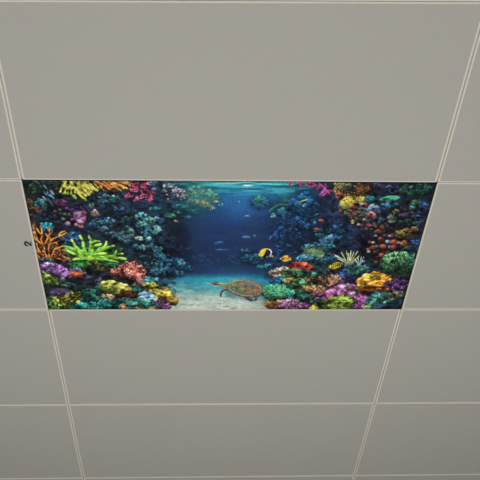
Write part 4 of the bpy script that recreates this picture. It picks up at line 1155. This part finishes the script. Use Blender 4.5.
# small-scale breaks between the polyps, a last light grain
reef = np.clip(np.maximum((182 - XX) / 10, (XX - 262) / 12), 0, 1) * np.where((YY > 276) & (XX > 176) & (XX < 262), 0, 1)
brk = np.clip((noise(4.2, 2.6, 41, 3) - .5) * 2.6, -.9, .9)
brk = np.where(brk < 0, brk * .8, brk * .4)
reef *= 1 - .75 * np.clip((332 - XX) / 14, 0, 1) * np.clip((XX - 258) / 6, 0, 1) * np.clip((256 - YY) / 6, 0, 1)
IMG *= (1 + reef * brk)[..., None]
low = reef * np.clip((YY - 262) / 8, 0, 1)
IMG *= (1 - low * np.clip((noise(9, 5, 57, 2) - .52) * 3.2, 0, .5))[..., None]
grey = IMG.mean(-1, keepdims=True)
IMG[:] = grey + (IMG - grey) * (1 - .10 * reef[..., None])
IMG *= (1 + (noise(1.4, .9, 31, 2) - .5) * .22)[..., None]
grey = IMG.mean(-1, keepdims=True)
IMG[:] = grey + (IMG - grey) * .93
stroke([(437, 182), (419, 246), (401, 310)], 1.5, 1.2, '0c0e14', None, .9)
stroke([(434, 182.9), (438, 182.9)], 2.2, 3.2, '08090c')
stroke([(21.6, 180), (35, 245), (49, 310)], 1.3, 1.0, '10141a', None, .8)
stroke([(20, 180.6), (80, 180.9), (150, 181.2)], 1.2, .9, '12161c', None, .8)
stroke([(315, 182), (380, 182.3), (437, 182.6)], .9, 1.5, '10141c', None, .85)
IMG[:] = np.clip(IMG, 0, 1)

# ---- lay the painting on the panel: perspective of the upright frame -> the panel's own rectangle
QUAD = [(22.2, 180.6), (436.3, 182.6), (400.9, 309.2), (49.4, 309.6)]
A, B = [], []
for (u, v), (X_, Y_) in zip(QUAD, ((0, 0), (1, 0), (1, 1), (0, 1))):
    A += [[X_, Y_, 1, 0, 0, 0, -u * X_, -u * Y_], [0, 0, 0, X_, Y_, 1, -v * X_, -v * Y_]]
    B += [u, v]
h8 = np.append(np.linalg.solve(np.array(A), np.array(B)), 1).reshape(3, 3)
NX, NY = 1000, 440
ss, tt = np.meshgrid(np.linspace(0, 1, NX), np.linspace(0, 1, NY))
w_ = h8[2, 0] * ss + h8[2, 1] * tt + 1
uu = (h8[0, 0] * ss + h8[0, 1] * tt + h8[0, 2]) / w_
vv = (h8[1, 0] * ss + h8[1, 1] * tt + h8[1, 2]) / w_
px_ = np.clip((uu - U0) * S - .5, 0, CW * S - 2)
py_ = np.clip((vv - V0) * S - .5, 0, CH * S - 2)
ax, ay = px_.astype(int), py_.astype(int)
bx, by = (px_ - ax)[..., None], (py_ - ay)[..., None]
pic = (IMG[ay, ax] * (1 - bx) + IMG[ay, ax + 1] * bx) * (1 - by) + (IMG[ay + 1, ax] * (1 - bx) + IMG[ay + 1, ax + 1] * bx) * by
pic = lin(pic) * PRINT_GAIN
px0, px1 = -0.0008, TW + 0.0008
py0, py1 = TD - GAPY / 2 + 0.0005, 2 * TD + GAPY / 2 - 0.0005
panel = bpy.data.objects.new('picture_panel', None)
COL.objects.link(panel)
panel.location = (TW / 2, TD * 1.5, H)
tag(panel, 'ceiling panel printed with a colourful underwater coral reef, sea turtle and small fish', 'printed panel')
bm = bmesh.new()
box(bm, px0 - TW / 2, px1 - TW / 2, py0 - TD * 1.5, py1 - TD * 1.5, 0.0006, DROP - 0.0015)
obj('backing_sheet', bm, M_EDGE, panel)

inset = 0.0005
xs = np.linspace(px0 + inset, px1 - inset, NX) - TW / 2
ys = np.linspace(py0 + inset * 1.5, py1 - inset, NY) - TD * 1.5
gx_, gy_ = np.meshgrid(xs, ys)
co = np.stack([gx_, gy_, np.full_like(gx_, 0.0003)], -1).reshape(-1, 3)
idx = np.arange(NX * NY).reshape(NY, NX)
fc = np.stack([idx[:-1, :-1], idx[1:, :-1], idx[1:, 1:], idx[:-1, 1:]], -1).reshape(-1, 4)
me = bpy.data.meshes.new('picture_film')
me.vertices.add(len(co))
me.vertices.foreach_set('co', co.ravel().astype(np.float32))
me.loops.add(fc.size)
me.loops.foreach_set('vertex_index', fc.ravel().astype(np.int32))
me.polygons.add(len(fc))
me.polygons.foreach_set('loop_start', (np.arange(len(fc)) * 4).astype(np.int32))
me.update(calc_edges=True)
att = me.color_attributes.new('print', 'FLOAT_COLOR', 'POINT')
att.data.foreach_set('color', np.concatenate([pic.reshape(-1, 3), np.ones((NX * NY, 1))], 1).ravel().astype(np.float32))
m, nt, p = new_mat('printed_film')
a_n = nt.nodes.new('ShaderNodeAttribute')
a_n.attribute_name = 'print'
nt.links.new(a_n.outputs['Color'], p.inputs['Base Color'])
p.inputs['Roughness'].default_value = 0.6
p.inputs['Specular IOR Level'].default_value = 0.06
me.materials.append(m)
film = bpy.data.objects.new('picture_film', me)
COL.objects.link(film)
film.parent = panel
